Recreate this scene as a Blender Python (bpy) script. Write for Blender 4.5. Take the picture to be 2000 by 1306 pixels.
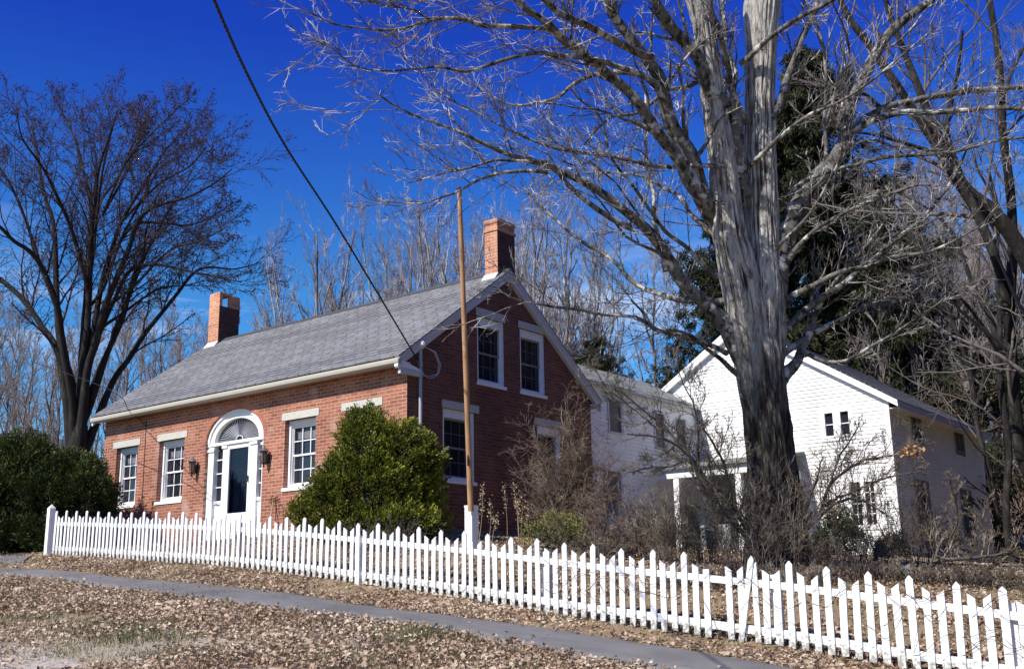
import bpy, math, random
import numpy as np
from mathutils import Vector, Matrix
for o in list(bpy.data.objects): bpy.data.objects.remove(o)
scn = bpy.context.scene
COL = scn.collection
rad = math.radians
# ------------------------------------------------------------------ camera (z=0 is eye height, X along the brick front, Y to the back)
CX, CY, CZ = 14.958, -15.6994, 0.0
YAW, PITCH, ROLL, FPX = rad(-37.91225), rad(13.5455), rad(-0.92757), 2103.54
def camvec(a, b, c):   # camera right, up, forward -> world
    cr, sr = math.cos(ROLL), math.sin(ROLL)
    r = a*cr - b*sr; u = a*sr + b*cr
    cp, sp = math.cos(PITCH), math.sin(PITCH)
    fw = c*cp - u*sp; z = c*sp + u*cp
    cy, sy = math.cos(YAW), math.sin(YAW)
    return Vector((r*cy + fw*sy, -r*sy + fw*cy, z))
cam = bpy.data.cameras.new('Camera'); camo = bpy.data.objects.new('Camera', cam); COL.objects.link(camo)
cam.sensor_width = 36; cam.lens = FPX/2000*36; cam.sensor_fit = 'HORIZONTAL'
cam.clip_start = 0.1; cam.clip_end = 2000
R_, U_, F_ = camvec(1,0,0), camvec(0,1,0), camvec(0,0,1)
camo.matrix_world = Matrix(((R_.x,U_.x,-F_.x,CX),(R_.y,U_.y,-F_.y,CY),(R_.z,U_.z,-F_.z,CZ),(0,0,0,1)))
scn.camera = camo
scn.view_settings.view_transform = 'Standard'; scn.view_settings.look = 'None'
scn.view_settings.gamma = 1; scn.view_settings.use_curve_mapping = False
scn.view_settings.exposure = 0.35
# ------------------------------------------------------------------ world and sun
SUN = Vector((-0.168, -1.08, 1.0)).normalized()
elev = math.asin(SUN.z)
w = bpy.data.worlds.new('World'); scn.world = w; w.use_nodes = True
nt = w.node_tree; nt.nodes.clear()
out = nt.nodes.new('ShaderNodeOutputWorld'); bg = nt.nodes.new('ShaderNodeBackground')
sky = nt.nodes.new('ShaderNodeTexSky'); sky.sky_type = 'NISHITA'; sky.sun_disc = False
sky.sun_elevation = elev; sky.sun_rotation = math.atan2(SUN.x, SUN.y)
sky.air_density = 1.0; sky.dust_density = 0.05; sky.ozone_density = 3.0; sky.altitude = 200
hs = nt.nodes.new('ShaderNodeHueSaturation'); hs.inputs['Saturation'].default_value = 1.30; hs.inputs['Value'].default_value = 1.0
hs.inputs['Hue'].default_value = 0.512
nt.links.new(sky.outputs[0], hs.inputs['Color'])
tc = nt.nodes.new('ShaderNodeTexCoord'); mp = nt.nodes.new('ShaderNodeMapping'); mp.inputs['Scale'].default_value = (1.2, 1.2, 5.5)
mp.inputs['Rotation'].default_value = (0.12, 0.2, 0.4)
nz = nt.nodes.new('ShaderNodeTexNoise'); nz.inputs['Scale'].default_value = 2.6; nz.inputs['Detail'].default_value = 8; nz.inputs['Roughness'].default_value = .62
cr_ = nt.nodes.new('ShaderNodeValToRGB'); cr_.color_ramp.elements[0].position = .47; cr_.color_ramp.elements[1].position = .68
sx = nt.nodes.new('ShaderNodeSeparateXYZ'); mr = nt.nodes.new('ShaderNodeMapRange')
mr.inputs['From Min'].default_value = .345; mr.inputs['From Max'].default_value = .25; mr.inputs['To Min'].default_value = 0; mr.inputs['To Max'].default_value = .9
mm = nt.nodes.new('ShaderNodeMath'); mm.operation = 'MULTIPLY'
mx = nt.nodes.new('ShaderNodeMixRGB'); mx.inputs['Color2'].default_value = (11.0, 12.5, 15.5, 1)
nt.links.new(tc.outputs['Generated'], mp.inputs[0]); nt.links.new(mp.outputs[0], nz.inputs['Vector']); nt.links.new(nz.outputs[0], cr_.inputs[0])
nt.links.new(tc.outputs['Generated'], sx.inputs[0]); nt.links.new(sx.outputs['Z'], mr.inputs['Value'])
nt.links.new(cr_.outputs[0], mm.inputs[0]); nt.links.new(mr.outputs[0], mm.inputs[1]); nt.links.new(mm.outputs[0], mx.inputs['Fac'])
gr = nt.nodes.new('ShaderNodeVectorMath'); gr.operation = 'MULTIPLY'; gr.inputs[1].default_value = (.58, 1.0, 2.25)
g2 = nt.nodes.new('ShaderNodeMapRange'); g2.data_type = 'FLOAT_VECTOR'; g2.inputs[7].default_value = (.48,.48,.48); g2.inputs[8].default_value = (.27,.27,.27); g2.inputs[9].default_value = (.95,.82,1.0); g2.inputs[10].default_value = (1.9,2.05,1.0)
cz_ = nt.nodes.new('ShaderNodeCombineXYZ'); g3 = nt.nodes.new('ShaderNodeVectorMath'); g3.operation = 'MULTIPLY'
for i_ in range(3): nt.links.new(sx.outputs['Z'], cz_.inputs[i_])
nt.links.new(cz_.outputs[0], g2.inputs[6]); nt.links.new(g2.outputs[1], g3.inputs[1])
nt.links.new(hs.outputs[0], gr.inputs[0]); nt.links.new(gr.outputs[0], g3.inputs[0]); nt.links.new(g3.outputs[0], mx.inputs['Color1']); nt.links.new(mx.outputs[0], bg.inputs['Color'])
bg.inputs['Strength'].default_value = 0.055
nt.links.new(bg.outputs[0], out.inputs['Surface'])
sl = bpy.data.lights.new('Sun', 'SUN'); sl.energy = 5.0; sl.angle = rad(.5); sl.color = (1, .95, .87)
so = bpy.data.objects.new('Sun', sl); COL.objects.link(so)
so.rotation_euler = (-SUN).to_track_quat('-Z', 'Y').to_euler(); so.location = (-10, -40, 40)

# ------------------------------------------------------------------ numeric helpers
def at(px, py, D):           # point seen at photo pixel (px,py) at depth D
    v = camvec((px-1000)/FPX, -(py-653)/FPX, 1.0)
    return np.array((CX + v.x*D, CY + v.y*D, CZ + v.z*D))
def onz(px, py, z):
    v = camvec((px-1000)/FPX, -(py-653)/FPX, 1.0); t = z/v.z
    return np.array((CX+v.x*t, CY+v.y*t, z))
def hz(px): return 1176.04 - px*0.01619
def vnoise(p, seed=0):       # cheap smooth value noise, p (...,3)
    p = np.asarray(p, float); i = np.floor(p).astype(np.int64); f = p - i; f = f*f*(3-2*f)
    r = 0
    for dx in (0,1):
        for dy in (0,1):
            for dz in (0,1):
                h = (i[...,0]+dx)*374761393 + (i[...,1]+dy)*668265263 + (i[...,2]+dz)*2147483647 + seed*974634777
                h = (h ^ (h >> 13)) * 1274126177; h = (h ^ (h >> 16)) & 0xffff
                wgt = (f[...,0] if dx else 1-f[...,0])*(f[...,1] if dy else 1-f[...,1])*(f[...,2] if dz else 1-f[...,2])
                r = r + wgt*h/65535.0
    return r
# ------------------------------------------------------------------ materials
MATS = {}
def mat(name, col=(.5,.5,.5), rough=.8, **k):
    if name in MATS: return MATS[name]
    m = bpy.data.materials.new(name); m.use_nodes = True; n = m.node_tree.nodes; L = m.node_tree.links
    b = n['Principled BSDF']; b.inputs['Roughness'].default_value = rough; b.inputs['Base Color'].default_value = (*col, 1)
    b.inputs['Specular IOR Level'].default_value = k.get('spec', .25)
    if 'metal' in k: b.inputs['Metallic'].default_value = k['metal']
    geo = n.new('ShaderNodeNewGeometry'); pos = geo.outputs['Position']
    if 'noise' in k:         # list of (color, scale, lo, hi, stretch)
        cur = None
        base = n.new('ShaderNodeRGB'); base.outputs[0].default_value = (*col, 1); cur = base.outputs[0]
        for (c2, sc, lo, hi, st) in k['noise']:
            mpn = n.new('ShaderNodeMapping'); mpn.inputs['Scale'].default_value = st; L.new(pos, mpn.inputs[0])
            t = n.new('ShaderNodeTexNoise'); t.inputs['Scale'].default_value = sc; t.inputs['Detail'].default_value = 6; t.inputs['Roughness'].default_value = .65
            L.new(mpn.outputs[0], t.inputs['Vector'])
            r = n.new('ShaderNodeMapRange'); r.inputs['From Min'].default_value = lo; r.inputs['From Max'].default_value = hi
            L.new(t.outputs[0], r.inputs['Value'])
            x = n.new('ShaderNodeMixRGB'); x.inputs['Color2'].default_value = (*c2, 1); L.new(r.outputs[0], x.inputs['Fac']); L.new(cur, x.inputs['Color1']); cur = x.outputs[0]
        L.new(cur, b.inputs['Base Color'])
    if 'bump' in k:          # (scale, strength, distance, stretch)
        sc, s, d, st = k['bump']
        mpn = n.new('ShaderNodeMapping'); mpn.inputs['Scale'].default_value = st; L.new(pos, mpn.inputs[0])
        t = n.new('ShaderNodeTexNoise'); t.inputs['Scale'].default_value = sc; t.inputs['Detail'].default_value = 8; t.inputs['Roughness'].default_value = .7
        L.new(mpn.outputs[0], t.inputs['Vector'])
        bm_ = n.new('ShaderNodeBump'); bm_.inputs['Strength'].default_value = s; bm_.inputs['Distance'].default_value = d
        L.new(t.outputs[0], bm_.inputs['Height']); L.new(bm_.outputs[0], b.inputs['Normal'])
    if 'attr' in k:          # per-face/vertex random attribute -> ramp of colours
        a = n.new('ShaderNodeAttribute'); a.attribute_name = 'rnd'
        r = n.new('ShaderNodeValToRGB'); r.color_ramp.interpolation = 'LINEAR'
        cols = k['attr']
        while len(r.color_ramp.elements) < len(cols): r.color_ramp.elements.new(.5)
        for i, c in enumerate(cols):
            r.color_ramp.elements[i].position = i/(len(cols)-1); r.color_ramp.elements[i].color = (*c, 1)
        L.new(a.outputs['Fac'], r.inputs[0]); L.new(r.outputs[0], b.inputs['Base Color'])
        if k.get('trans'):
            tr = n.new('ShaderNodeBsdfTranslucent'); L.new(r.outputs[0], tr.inputs[0])
            ms = n.new('ShaderNodeMixShader'); ms.inputs[0].default_value = k['trans']
            L.new(b.outputs[0], ms.inputs[1]); L.new(tr.outputs[0], ms.inputs[2]); L.new(ms.outputs[0], n['Material Output'].inputs['Surface'])
    MATS[name] = m; return m
def brickmat(name, ax, c1, c2, mort, bw, rh, ms, bumpd=.006, slope=1.0, shingle=False, stain=None, rough=.9):
    m = bpy.data.materials.new(name); m.use_nodes = True; n = m.node_tree.nodes; L = m.node_tree.links
    b = n['Principled BSDF']; b.inputs['Roughness'].default_value = rough; b.inputs['Specular IOR Level'].default_value = .2
    geo = n.new('ShaderNodeNewGeometry'); s = n.new('ShaderNodeSeparateXYZ'); L.new(geo.outputs['Position'], s.inputs[0])
    c = n.new('ShaderNodeCombineXYZ'); L.new(s.outputs[ax[0]], c.inputs[0])
    if slope != 1.0:
        q = n.new('ShaderNodeMath'); q.operation = 'MULTIPLY'; q.inputs[1].default_value = slope; L.new(s.outputs[ax[1]], q.inputs[0]); L.new(q.outputs[0], c.inputs[1])
    else: L.new(s.outputs[ax[1]], c.inputs[1])
    # slight wobble of the courses
    wn = n.new('ShaderNodeTexNoise'); wn.inputs['Scale'].default_value = 1.3; L.new(geo.outputs['Position'], wn.inputs['Vector'])
    wa = n.new('ShaderNodeVectorMath'); wa.operation = 'MULTIPLY_ADD'; wa.inputs[1].default_value = (.03, .03, 0) if not shingle else (.05,.02,0); L.new(wn.outputs['Color'], wa.inputs[0]); L.new(c.outputs[0], wa.inputs[2])
    t = n.new('ShaderNodeTexBrick'); t.inputs['Scale'].default_value = 1; t.inputs['Brick Width'].default_value = bw; t.inputs['Row Height'].default_value = rh
    t.inputs['Mortar Size'].default_value = ms; t.inputs['Mortar Smooth'].default_value = .3; t.inputs['Bias'].default_value = -.1
    t.inputs['Color1'].default_value = (*c1,1); t.inputs['Color2'].default_value = (*c2,1); t.inputs['Mortar'].default_value = (*mort,1)
    if shingle: t.offset = .37; t.offset_frequency = 3
    L.new(wa.outputs[0], t.inputs['Vector'])
    nz = n.new('ShaderNodeTexNoise'); nz.inputs['Scale'].default_value = 45 if not shingle else 60; nz.inputs['Detail'].default_value = 5; L.new(geo.outputs['Position'], nz.inputs['Vector'])
    n2 = n.new('ShaderNodeTexNoise'); n2.inputs['Scale'].default_value = .9; n2.inputs['Detail'].default_value = 6; L.new(geo.outputs['Position'], n2.inputs['Vector'])
    mr = n.new('ShaderNodeMapRange'); mr.inputs['To Min'].default_value = .72; mr.inputs['To Max'].default_value = 1.28; mr.inputs['From Min'].default_value=.25; mr.inputs['From Max'].default_value=.75; L.new(nz.outputs[0], mr.inputs[0])
    m2 = n.new('ShaderNodeMapRange'); m2.inputs['To Min'].default_value = .78 if not shingle else .9; m2.inputs['To Max'].default_value = 1.2 if not shingle else 1.08; m2.inputs['From Min'].default_value=.3; m2.inputs['From Max'].default_value=.7; L.new(n2.outputs[0], m2.inputs[0])
    mu = n.new('ShaderNodeMath'); mu.operation = 'MULTIPLY'; L.new(mr.outputs[0], mu.inputs[0]); L.new(m2.outputs[0], mu.inputs[1])
    vm = n.new('ShaderNodeVectorMath'); vm.operation = 'SCALE'; L.new(t.outputs['Color'], vm.inputs[0]); L.new(mu.outputs[0], vm.inputs['Scale'])
    cur = vm.outputs[0]
    if stain:
        (sc, lo, hi, colr, st) = stain
        mpn = n.new('ShaderNodeMapping'); mpn.inputs['Scale'].default_value = st; L.new(geo.outputs['Position'], mpn.inputs[0])
        n3 = n.new('ShaderNodeTexNoise'); n3.inputs['Scale'].default_value = sc; n3.inputs['Detail'].default_value = 7; L.new(mpn.outputs[0], n3.inputs['Vector'])
        m3 = n.new('ShaderNodeMapRange'); m3.inputs['From Min'].default_value = lo; m3.inputs['From Max'].default_value = hi; m3.inputs['To Max'].default_value = .6; L.new(n3.outputs[0], m3.inputs[0])
        x = n.new('ShaderNodeMixRGB'); x.inputs['Color2'].default_value = (*colr,1); L.new(m3.outputs[0], x.inputs['Fac']); L.new(cur, x.inputs['Color1']); cur = x.outputs[0]
    L.new(cur, b.inputs['Base Color'])
    inv = n.new('ShaderNodeMath'); inv.operation = 'MULTIPLY_ADD'; inv.inputs[1].default_value = -1; inv.inputs[2].default_value = 1; L.new(t.outputs['Fac'], inv.inputs[0])
    ad = n.new('ShaderNodeMath'); ad.operation = 'MULTIPLY_ADD'; ad.inputs[1].default_value = .35; L.new(nz.outputs[0], ad.inputs[0]); L.new(inv.outputs[0], ad.inputs[2])
    bp = n.new('ShaderNodeBump'); bp.inputs['Strength'].default_value = .8; bp.inputs['Distance'].default_value = bumpd; L.new(ad.outputs[0], bp.inputs['Height']); L.new(bp.outputs[0], b.inputs['Normal'])
    MATS[name] = m; return m
B1, B2, MO = (.36,.132,.078), (.215,.072,.046), (.42,.315,.235)
brick_f = brickmat('brick_front', (0,2), B1, B2, MO, .235, .0755, .0085, stain=(1.7,.56,.78,(.60,.42,.36),(1,1,1)))
brick_s = brickmat('brick_side_shade', (1,2), (.19,.070,.046), (.105,.040,.029), (.165,.118,.095), .235, .0755, .0085, stain=(1.7,.6,.8,(.25,.12,.1),(1,1,1)))  # front brick darkened for the gable: shade and weathering are in the colour
brick_a = brickmat('brick_arch', (0,2), (.50,.20,.13), (.36,.13,.09), MO, .3, .3, .0, stain=(6,.5,.8,(.5,.3,.2),(1,1,1)))
cosH = 1/math.cos(math.atan(.72))
roof_h = brickmat('roof_shingle', (0,1), (.165,.165,.17), (.235,.235,.24), (.05,.05,.055), .36, .145, .014, .014, cosH, True, stain=(.6,.60,.8,(.09,.095,.09),(1,.4,1)))
roof_b = brickmat('barn_shingle', (1,0), (.17,.17,.175), (.27,.27,.275), (.06,.06,.065), .31, .145, .010, .012, 1/math.cos(math.atan(.645)), True, stain=(.8,.55,.8,(.30,.30,.28),(1,1,1)))
roof_e = brickmat('ell_shingle', (1,0), (.19,.20,.19), (.28,.29,.27), (.08,.08,.08), .31, .145, .010, .012, 1.15, True, stain=(1.2,.5,.75,(.30,.32,.24),(1,1,1)))
white = mat('white_paint', (.80,.80,.79), .5, noise=[((.66,.65,.61), 9, .55, .8, (1,1,.3))], bump=(60,.15,.002,(1,1,.3)))
fencep = mat('fence_paint', (.82,.82,.81), .6, noise=[((.62,.62,.58), 5, .56, .8, (1,1,.5)), ((.36,.34,.29), 28, .66, .80, (1,1,.25))], bump=(80,.25,.003,(1,1,.15)))
trim_g = mat('trim_grey', (.55,.54,.53), .55, noise=[((.42,.41,.39), 6, .5, .8, (1,1,1))], bump=(70,.15,.002,(1,1,1)))
gutter = mat('gutter_cream', (.42,.395,.32), .5, noise=[((.28,.26,.22), 7, .55, .8, (.3,1,2))])
clap = mat('clapboard_white', (.79,.79,.78), .6, noise=[((.60,.59,.54), .55, .50, .72, (1,1,.45)), ((.66,.66,.63), 2.2, .5, .8, (1,1,2)), ((.45,.44,.40), 16, .68, .85, (.4,.4,3))], bump=(50,.2,.003,(.3,.3,3)))
stone = mat('lintel_stone', (.50,.49,.43), .85, noise=[((.38,.38,.34), 14, .45, .75, (1,1,1))], bump=(40,.4,.006,(1,1,1)))
found = mat('foundation_stone', (.13,.125,.12), .9, noise=[((.22,.21,.19), 6, .5, .7, (1,1,1))], bump=(15,.6,.02,(1,1,1)))
glass = mat('window_glass', (.018,.019,.026), .04, spec=.5)
curt = mat('curtain_cloth', (.16,.16,.18), .9)
darkin = mat('dark_interior', (.02,.02,.02), .9)
bluedoor = mat('door_blue', (.022,.026,.06), .35, spec=.4)
blackm = mat('black_metal', (.02,.018,.017), .45, spec=.4)
lampglass = mat('lamp_glass', (.17,.10,.07), .15, spec=.5)
lead = mat('lead_flashing', (.62,.62,.60), .45)
greym = mat('mast_metal', (.36,.37,.42), .45)
cable = mat('black_cable', (.012,.012,.014), .6)
palec = mat('pale_cable', (.42,.38,.38), .6)
woodp = mat('pole_wood', (.42,.235,.12), .55, noise=[((.28,.16,.085), 10, .48, .66, (1,1,.06)), ((.50,.38,.26), 4, .55, .7, (1,1,.3)), ((.12,.08,.05), 30, .62, .72, (1,1,.05))], bump=(60,.2,.002,(1,1,.1)))
woodt = mat('tool_wood', (.40,.26,.13), .6)
rust = mat('rust_iron', (.12,.05,.03), .8)
porchg = mat('porch_grey', (.30,.30,.31), .7, noise=[((.42,.42,.42), 3, .4, .7, (1,1,1))])
asphalt = mat('path_asphalt', (.135,.130,.125), .88, noise=[((.20,.193,.186), 1.1, .4, .7, (1,1,1)), ((.11,.108,.105), 120, .55, .8, (1,1,1)), ((.26,.25,.24), 160, .7, .8, (1,1,1)), ((.10,.095,.09), 2.5, .60, .78, (1,1,1))], bump=(170,.5,.004,(1,1,1)))
rockm = mat('field_stone', (.17,.165,.155), .9, noise=[((.30,.30,.27), 8, .5, .7, (1,1,1))], bump=(20,.7,.02,(1,1,1)))
bark_m = mat('maple_bark', (.40,.375,.34), .92, noise=[((.14,.125,.11), 22, .50, .64, (1,1,.16)), ((.56,.54,.50), 9, .52, .72, (1,1,.35)), ((.10,.09,.08), 3.5, .60, .70, (1,1,.4)), ((.36,.36,.22), 18, .70, .85, (1,1,1))], bump=(26,1.0,.05,(1,1,.14)))
bark_l = mat('maple_limb_bark', (.15,.14,.125), .92, noise=[((.030,.027,.025), 9, .48, .58, (1,1,.5)), ((.56,.54,.50), 4.5, .53, .62, (1,1,1)), ((.34,.34,.18), 12, .68, .8, (1,1,1))], bump=(24,.9,.03,(1,1,.4)))
bark_o = mat('maple_old_bark', (.10,.088,.075), .95, noise=[((.035,.03,.026), 9, .45, .62, (1,1,.14)), ((.27,.25,.22), 2.2, .60, .72, (1.6,1.6,.35))], bump=(11,1.0,.08,(1,1,.11)))
twig_m = mat('maple_twig_bark', (.10,.085,.078), .8, noise=[((.55,.52,.48), 2.6, .47, .62, (1,1,1))])
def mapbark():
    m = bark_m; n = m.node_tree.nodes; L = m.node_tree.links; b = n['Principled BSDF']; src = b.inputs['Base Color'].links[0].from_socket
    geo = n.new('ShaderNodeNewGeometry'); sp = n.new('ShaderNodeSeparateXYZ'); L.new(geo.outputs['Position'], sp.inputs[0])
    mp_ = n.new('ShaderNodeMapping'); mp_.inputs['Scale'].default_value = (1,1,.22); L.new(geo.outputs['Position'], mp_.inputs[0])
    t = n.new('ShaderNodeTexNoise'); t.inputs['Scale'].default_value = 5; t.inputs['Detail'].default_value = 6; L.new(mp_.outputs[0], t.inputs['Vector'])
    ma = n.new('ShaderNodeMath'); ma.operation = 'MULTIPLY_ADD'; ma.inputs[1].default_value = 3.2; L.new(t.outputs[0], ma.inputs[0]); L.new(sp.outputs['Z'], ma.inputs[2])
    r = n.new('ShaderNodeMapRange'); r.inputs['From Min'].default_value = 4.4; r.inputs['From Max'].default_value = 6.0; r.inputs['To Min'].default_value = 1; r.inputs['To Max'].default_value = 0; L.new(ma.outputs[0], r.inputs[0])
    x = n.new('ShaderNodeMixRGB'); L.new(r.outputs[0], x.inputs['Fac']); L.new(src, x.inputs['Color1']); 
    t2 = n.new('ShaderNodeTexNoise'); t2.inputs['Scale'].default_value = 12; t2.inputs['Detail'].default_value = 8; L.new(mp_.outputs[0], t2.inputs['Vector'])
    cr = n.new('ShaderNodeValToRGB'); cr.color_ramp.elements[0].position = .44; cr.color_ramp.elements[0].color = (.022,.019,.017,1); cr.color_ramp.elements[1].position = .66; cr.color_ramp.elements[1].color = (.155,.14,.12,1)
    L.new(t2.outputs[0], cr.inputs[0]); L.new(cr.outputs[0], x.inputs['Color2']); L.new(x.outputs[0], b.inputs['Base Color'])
n_ = bark_m.node_tree.nodes; L_b = bark_m.node_tree.links; b_ = n_['Principled BSDF']; s0_ = b_.inputs['Base Color'].links[0].from_socket
at0 = n_.new('ShaderNodeAttribute'); at0.attribute_name = 'rnd'; r0_ = n_.new('ShaderNodeMapRange'); r0_.inputs['From Min'].default_value = .40; r0_.inputs['From Max'].default_value = .62; r0_.inputs['To Min'].default_value = .12; r0_.inputs['To Max'].default_value = 1.3
v0_ = n_.new('ShaderNodeVectorMath'); v0_.operation = 'SCALE'; L_b.new(at0.outputs['Fac'], r0_.inputs[0]); L_b.new(s0_, v0_.inputs[0]); L_b.new(r0_.outputs[0], v0_.inputs['Scale']); L_b.new(v0_.outputs[0], b_.inputs['Base Color'])
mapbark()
bark_e = mat('elm_bark', (.022,.019,.018), .95, noise=[((.065,.06,.055), 6, .52, .72, (1,1,.3))], bump=(14,.8,.04,(1,1,.15)))
twig_e = mat('elm_twig_bark', (.050,.032,.036), .9)
bud_e = mat('elm_buds', (.060,.038,.036), .9)
bark_d = mat('dark_tree_bark', (.024,.021,.019), .95, noise=[((.085,.078,.07), 7, .5, .72, (1,1,.3))], bump=(14,.9,.05,(1,1,.15)))
twig_d = mat('dark_tree_twigs', (.13,.11,.10), .9)
wood_b = mat('grey_wood_bark', (.20,.18,.165), .95, noise=[((.09,.08,.07), 3, .45, .7, (1,1,.3)), ((.36,.34,.32), 2, .6, .75, (1,1,1))])
wood_t = mat('grey_wood_twigs', (.24,.20,.19), .9)
wood_p = mat('pale_clump_bark', (.34,.32,.30), .9, noise=[((.06,.05,.05), 1.2, .47, .56, (1,1,.3))])
wood_q = mat('pale_clump_twigs', (.17,.145,.145), .9, noise=[((.46,.43,.41), 1.5, .50, .60, (1,1,1))])
shrub_b = mat('shrub_stem_bark', (.09,.07,.06), .9, noise=[((.32,.29,.25), 4, .5, .65, (1,1,1))])
shrub_t = mat('shrub_twigs', (.125,.10,.072), .9, noise=[((.40,.34,.26), 3, .50, .66, (1,1,1))])
vine_t = mat('vine_twigs', (.145,.10,.072), .9, noise=[((.40,.32,.26), 3, .52, .68, (1,1,1))])
purp_t = mat('barberry_twigs', (.075,.055,.045), .9, noise=[((.26,.21,.16), 3, .55, .7, (1,1,1))])
stalk = mat('dry_stalk', (.34,.26,.17), .9)
spruce_b = mat('spruce_bark', (.06,.045,.035), .95)

# ------------------------------------------------------------------ object helpers
ROOT = {}
def tagp(o, label=None, cat=None, group=None, kind=None):
    if label: o['label'] = label
    if cat: o['category'] = cat
    if group: o['group'] = group
    if kind: o['kind'] = kind
    return o
def thing(name, label, cat, loc, group=None):
    o = bpy.data.objects.new(name, None); COL.objects.link(o); o.location = Vector([float(v) for v in loc]); o.empty_display_size = .2
    ROOT[o.name] = np.array(loc, float); return tagp(o, label, cat, group)
def link(name, V, F, m, parent=None, smooth=False, attr=None, label=None):
    me = bpy.data.meshes.new(name)
    org = ROOT[parent.name] if parent is not None else np.zeros(3)
    V = np.asarray(V, float) - org
    if isinstance(F, np.ndarray):
        k = F.shape[1]; me.vertices.add(len(V)); me.vertices.foreach_set('co', V.astype(np.float32).ravel())
        me.loops.add(F.size); me.loops.foreach_set('vertex_index', F.astype(np.int32).ravel())
        me.polygons.add(len(F)); me.polygons.foreach_set('loop_start', np.arange(0, F.size, k, dtype=np.int32))
        me.update(calc_edges=True)
    else:
        me.from_pydata([tuple(v) for v in V], [], F); me.update()
    if attr is not None:
        a = me.attributes.new('rnd', 'FLOAT', 'POINT'); a.data.foreach_set('value', np.asarray(attr, np.float32))
    if smooth: me.polygons.foreach_set('use_smooth', np.ones(len(me.polygons), bool))
    me.materials.append(m)
    o = bpy.data.objects.new(name, me); COL.objects.link(o)
    if parent is not None: o.parent = parent
    ROOT[o.name] = org
    if label: o['label'] = label
    return o
class TB:
    def __init__(s): s.V = []; s.F = []
    def quad(s, *p):
        i = len(s.V); s.V += [tuple(q) for q in p]; s.F.append(tuple(range(i, i+len(p)))); return s
    def hexa(s, b, t):       # 4 bottom pts (ccw from above), 4 top pts
        i = len(s.V); s.V += [tuple(q) for q in b] + [tuple(q) for q in t]
        s.F += [(i+3,i+2,i+1,i),(i+4,i+5,i+6,i+7)] + [(i+k, i+(k+1)%4, i+4+(k+1)%4, i+4+k) for k in range(4)]; return s
    def box(s, x0, x1, y0, y1, z0, z1):
        return s.hexa([(x0,y0,z0),(x1,y0,z0),(x1,y1,z0),(x0,y1,z0)], [(x0,y0,z1),(x1,y0,z1),(x1,y1,z1),(x0,y1,z1)])
    def prism(s, poly, d):   # extrude polygon points by vector d
        i = len(s.V); n = len(poly); d = np.array(d, float)
        s.V += [tuple(p) for p in poly] + [tuple(np.array(p)+d) for p in poly]
        s.F += [tuple(range(i, i+n)), tuple(range(i+2*n-1, i+n-1, -1))] + [(i+k, i+n+k, i+n+(k+1)%n, i+(k+1)%n) for k in range(n)]; return s
    def lathe(s, c, prof, n=16, ax=(0,0,1)):
        for a in range(len(prof)-1):
            pass
        i = len(s.V)
        for (r, z) in prof:
            for k in range(n):
                t = 2*math.pi*k/n; s.V.append((c[0]+r*math.cos(t), c[1]+r*math.sin(t), c[2]+z))
        for a in range(len(prof)-1):
            for k in range(n): s.F.append((i+a*n+k, i+a*n+(k+1)%n, i+(a+1)*n+(k+1)%n, i+(a+1)*n+k))
        s.F.append(tuple(i+(len(prof)-1)*n+k for k in range(n))); s.F.append(tuple(i+k for k in range(n-1,-1,-1))); return s
    def tube(s, pts, r, n=8):
        P = np.array(pts, float)[None]; Rr = np.full((1, len(pts)), r) if np.isscalar(r) else np.array(r, float)[None]
        V, F = tubes([(P, Rr)], n); i = len(s.V); s.V += [tuple(v) for v in V]; s.F += [tuple(int(a)+i for a in f) for f in F]; return s
    def build(s, name, m, parent=None, **k): return link(name, s.V, s.F, m, parent, **k)
    def hattr(s): V = np.array(s.V); return V[:,2]-H(V[:,0], V[:,1])
def tubes(groups, k):
    """groups: list of (P[M,n,3], R[M,n]); returns verts, quad faces"""
    VV = []; FF = []; off = 0
    for P, R in groups:
        M, n, _ = P.shape
        if M == 0: continue
        T = np.empty_like(P); T[:,1:-1] = P[:,2:]-P[:,:-2]; T[:,0] = P[:,1]-P[:,0]; T[:,-1] = P[:,-1]-P[:,-2]
        T /= np.linalg.norm(T, axis=2, keepdims=True)+1e-9
        D = P[:,-1]-P[:,0]; ref = np.where(np.abs(D[:,2:3]) > .8*np.linalg.norm(D,axis=1,keepdims=True), np.array([[1.,0,0]]), np.array([[0,0,1.]]))
        N = np.cross(T, ref[:,None,:]); N /= np.linalg.norm(N, axis=2, keepdims=True)+1e-9
        B = np.cross(T, N)
        th = np.arange(k)*2*np.pi/k
        V = P[:,:,None,:] + R[:,:,None,None]*(np.cos(th)[None,None,:,None]*N[:,:,None,:] + np.sin(th)[None,None,:,None]*B[:,:,None,:])
        idx = np.arange(M*n*k).reshape(M, n, k)+off
        a = idx[:,:-1]; b = idx[:,1:]
        F = np.stack([a, np.roll(a,-1,2), np.roll(b,-1,2), b], -1).reshape(-1,4)
        VV.append(V.reshape(-1,3)); FF.append(F); off += M*n*k
    return np.concatenate(VV), np.concatenate(FF)
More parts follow.
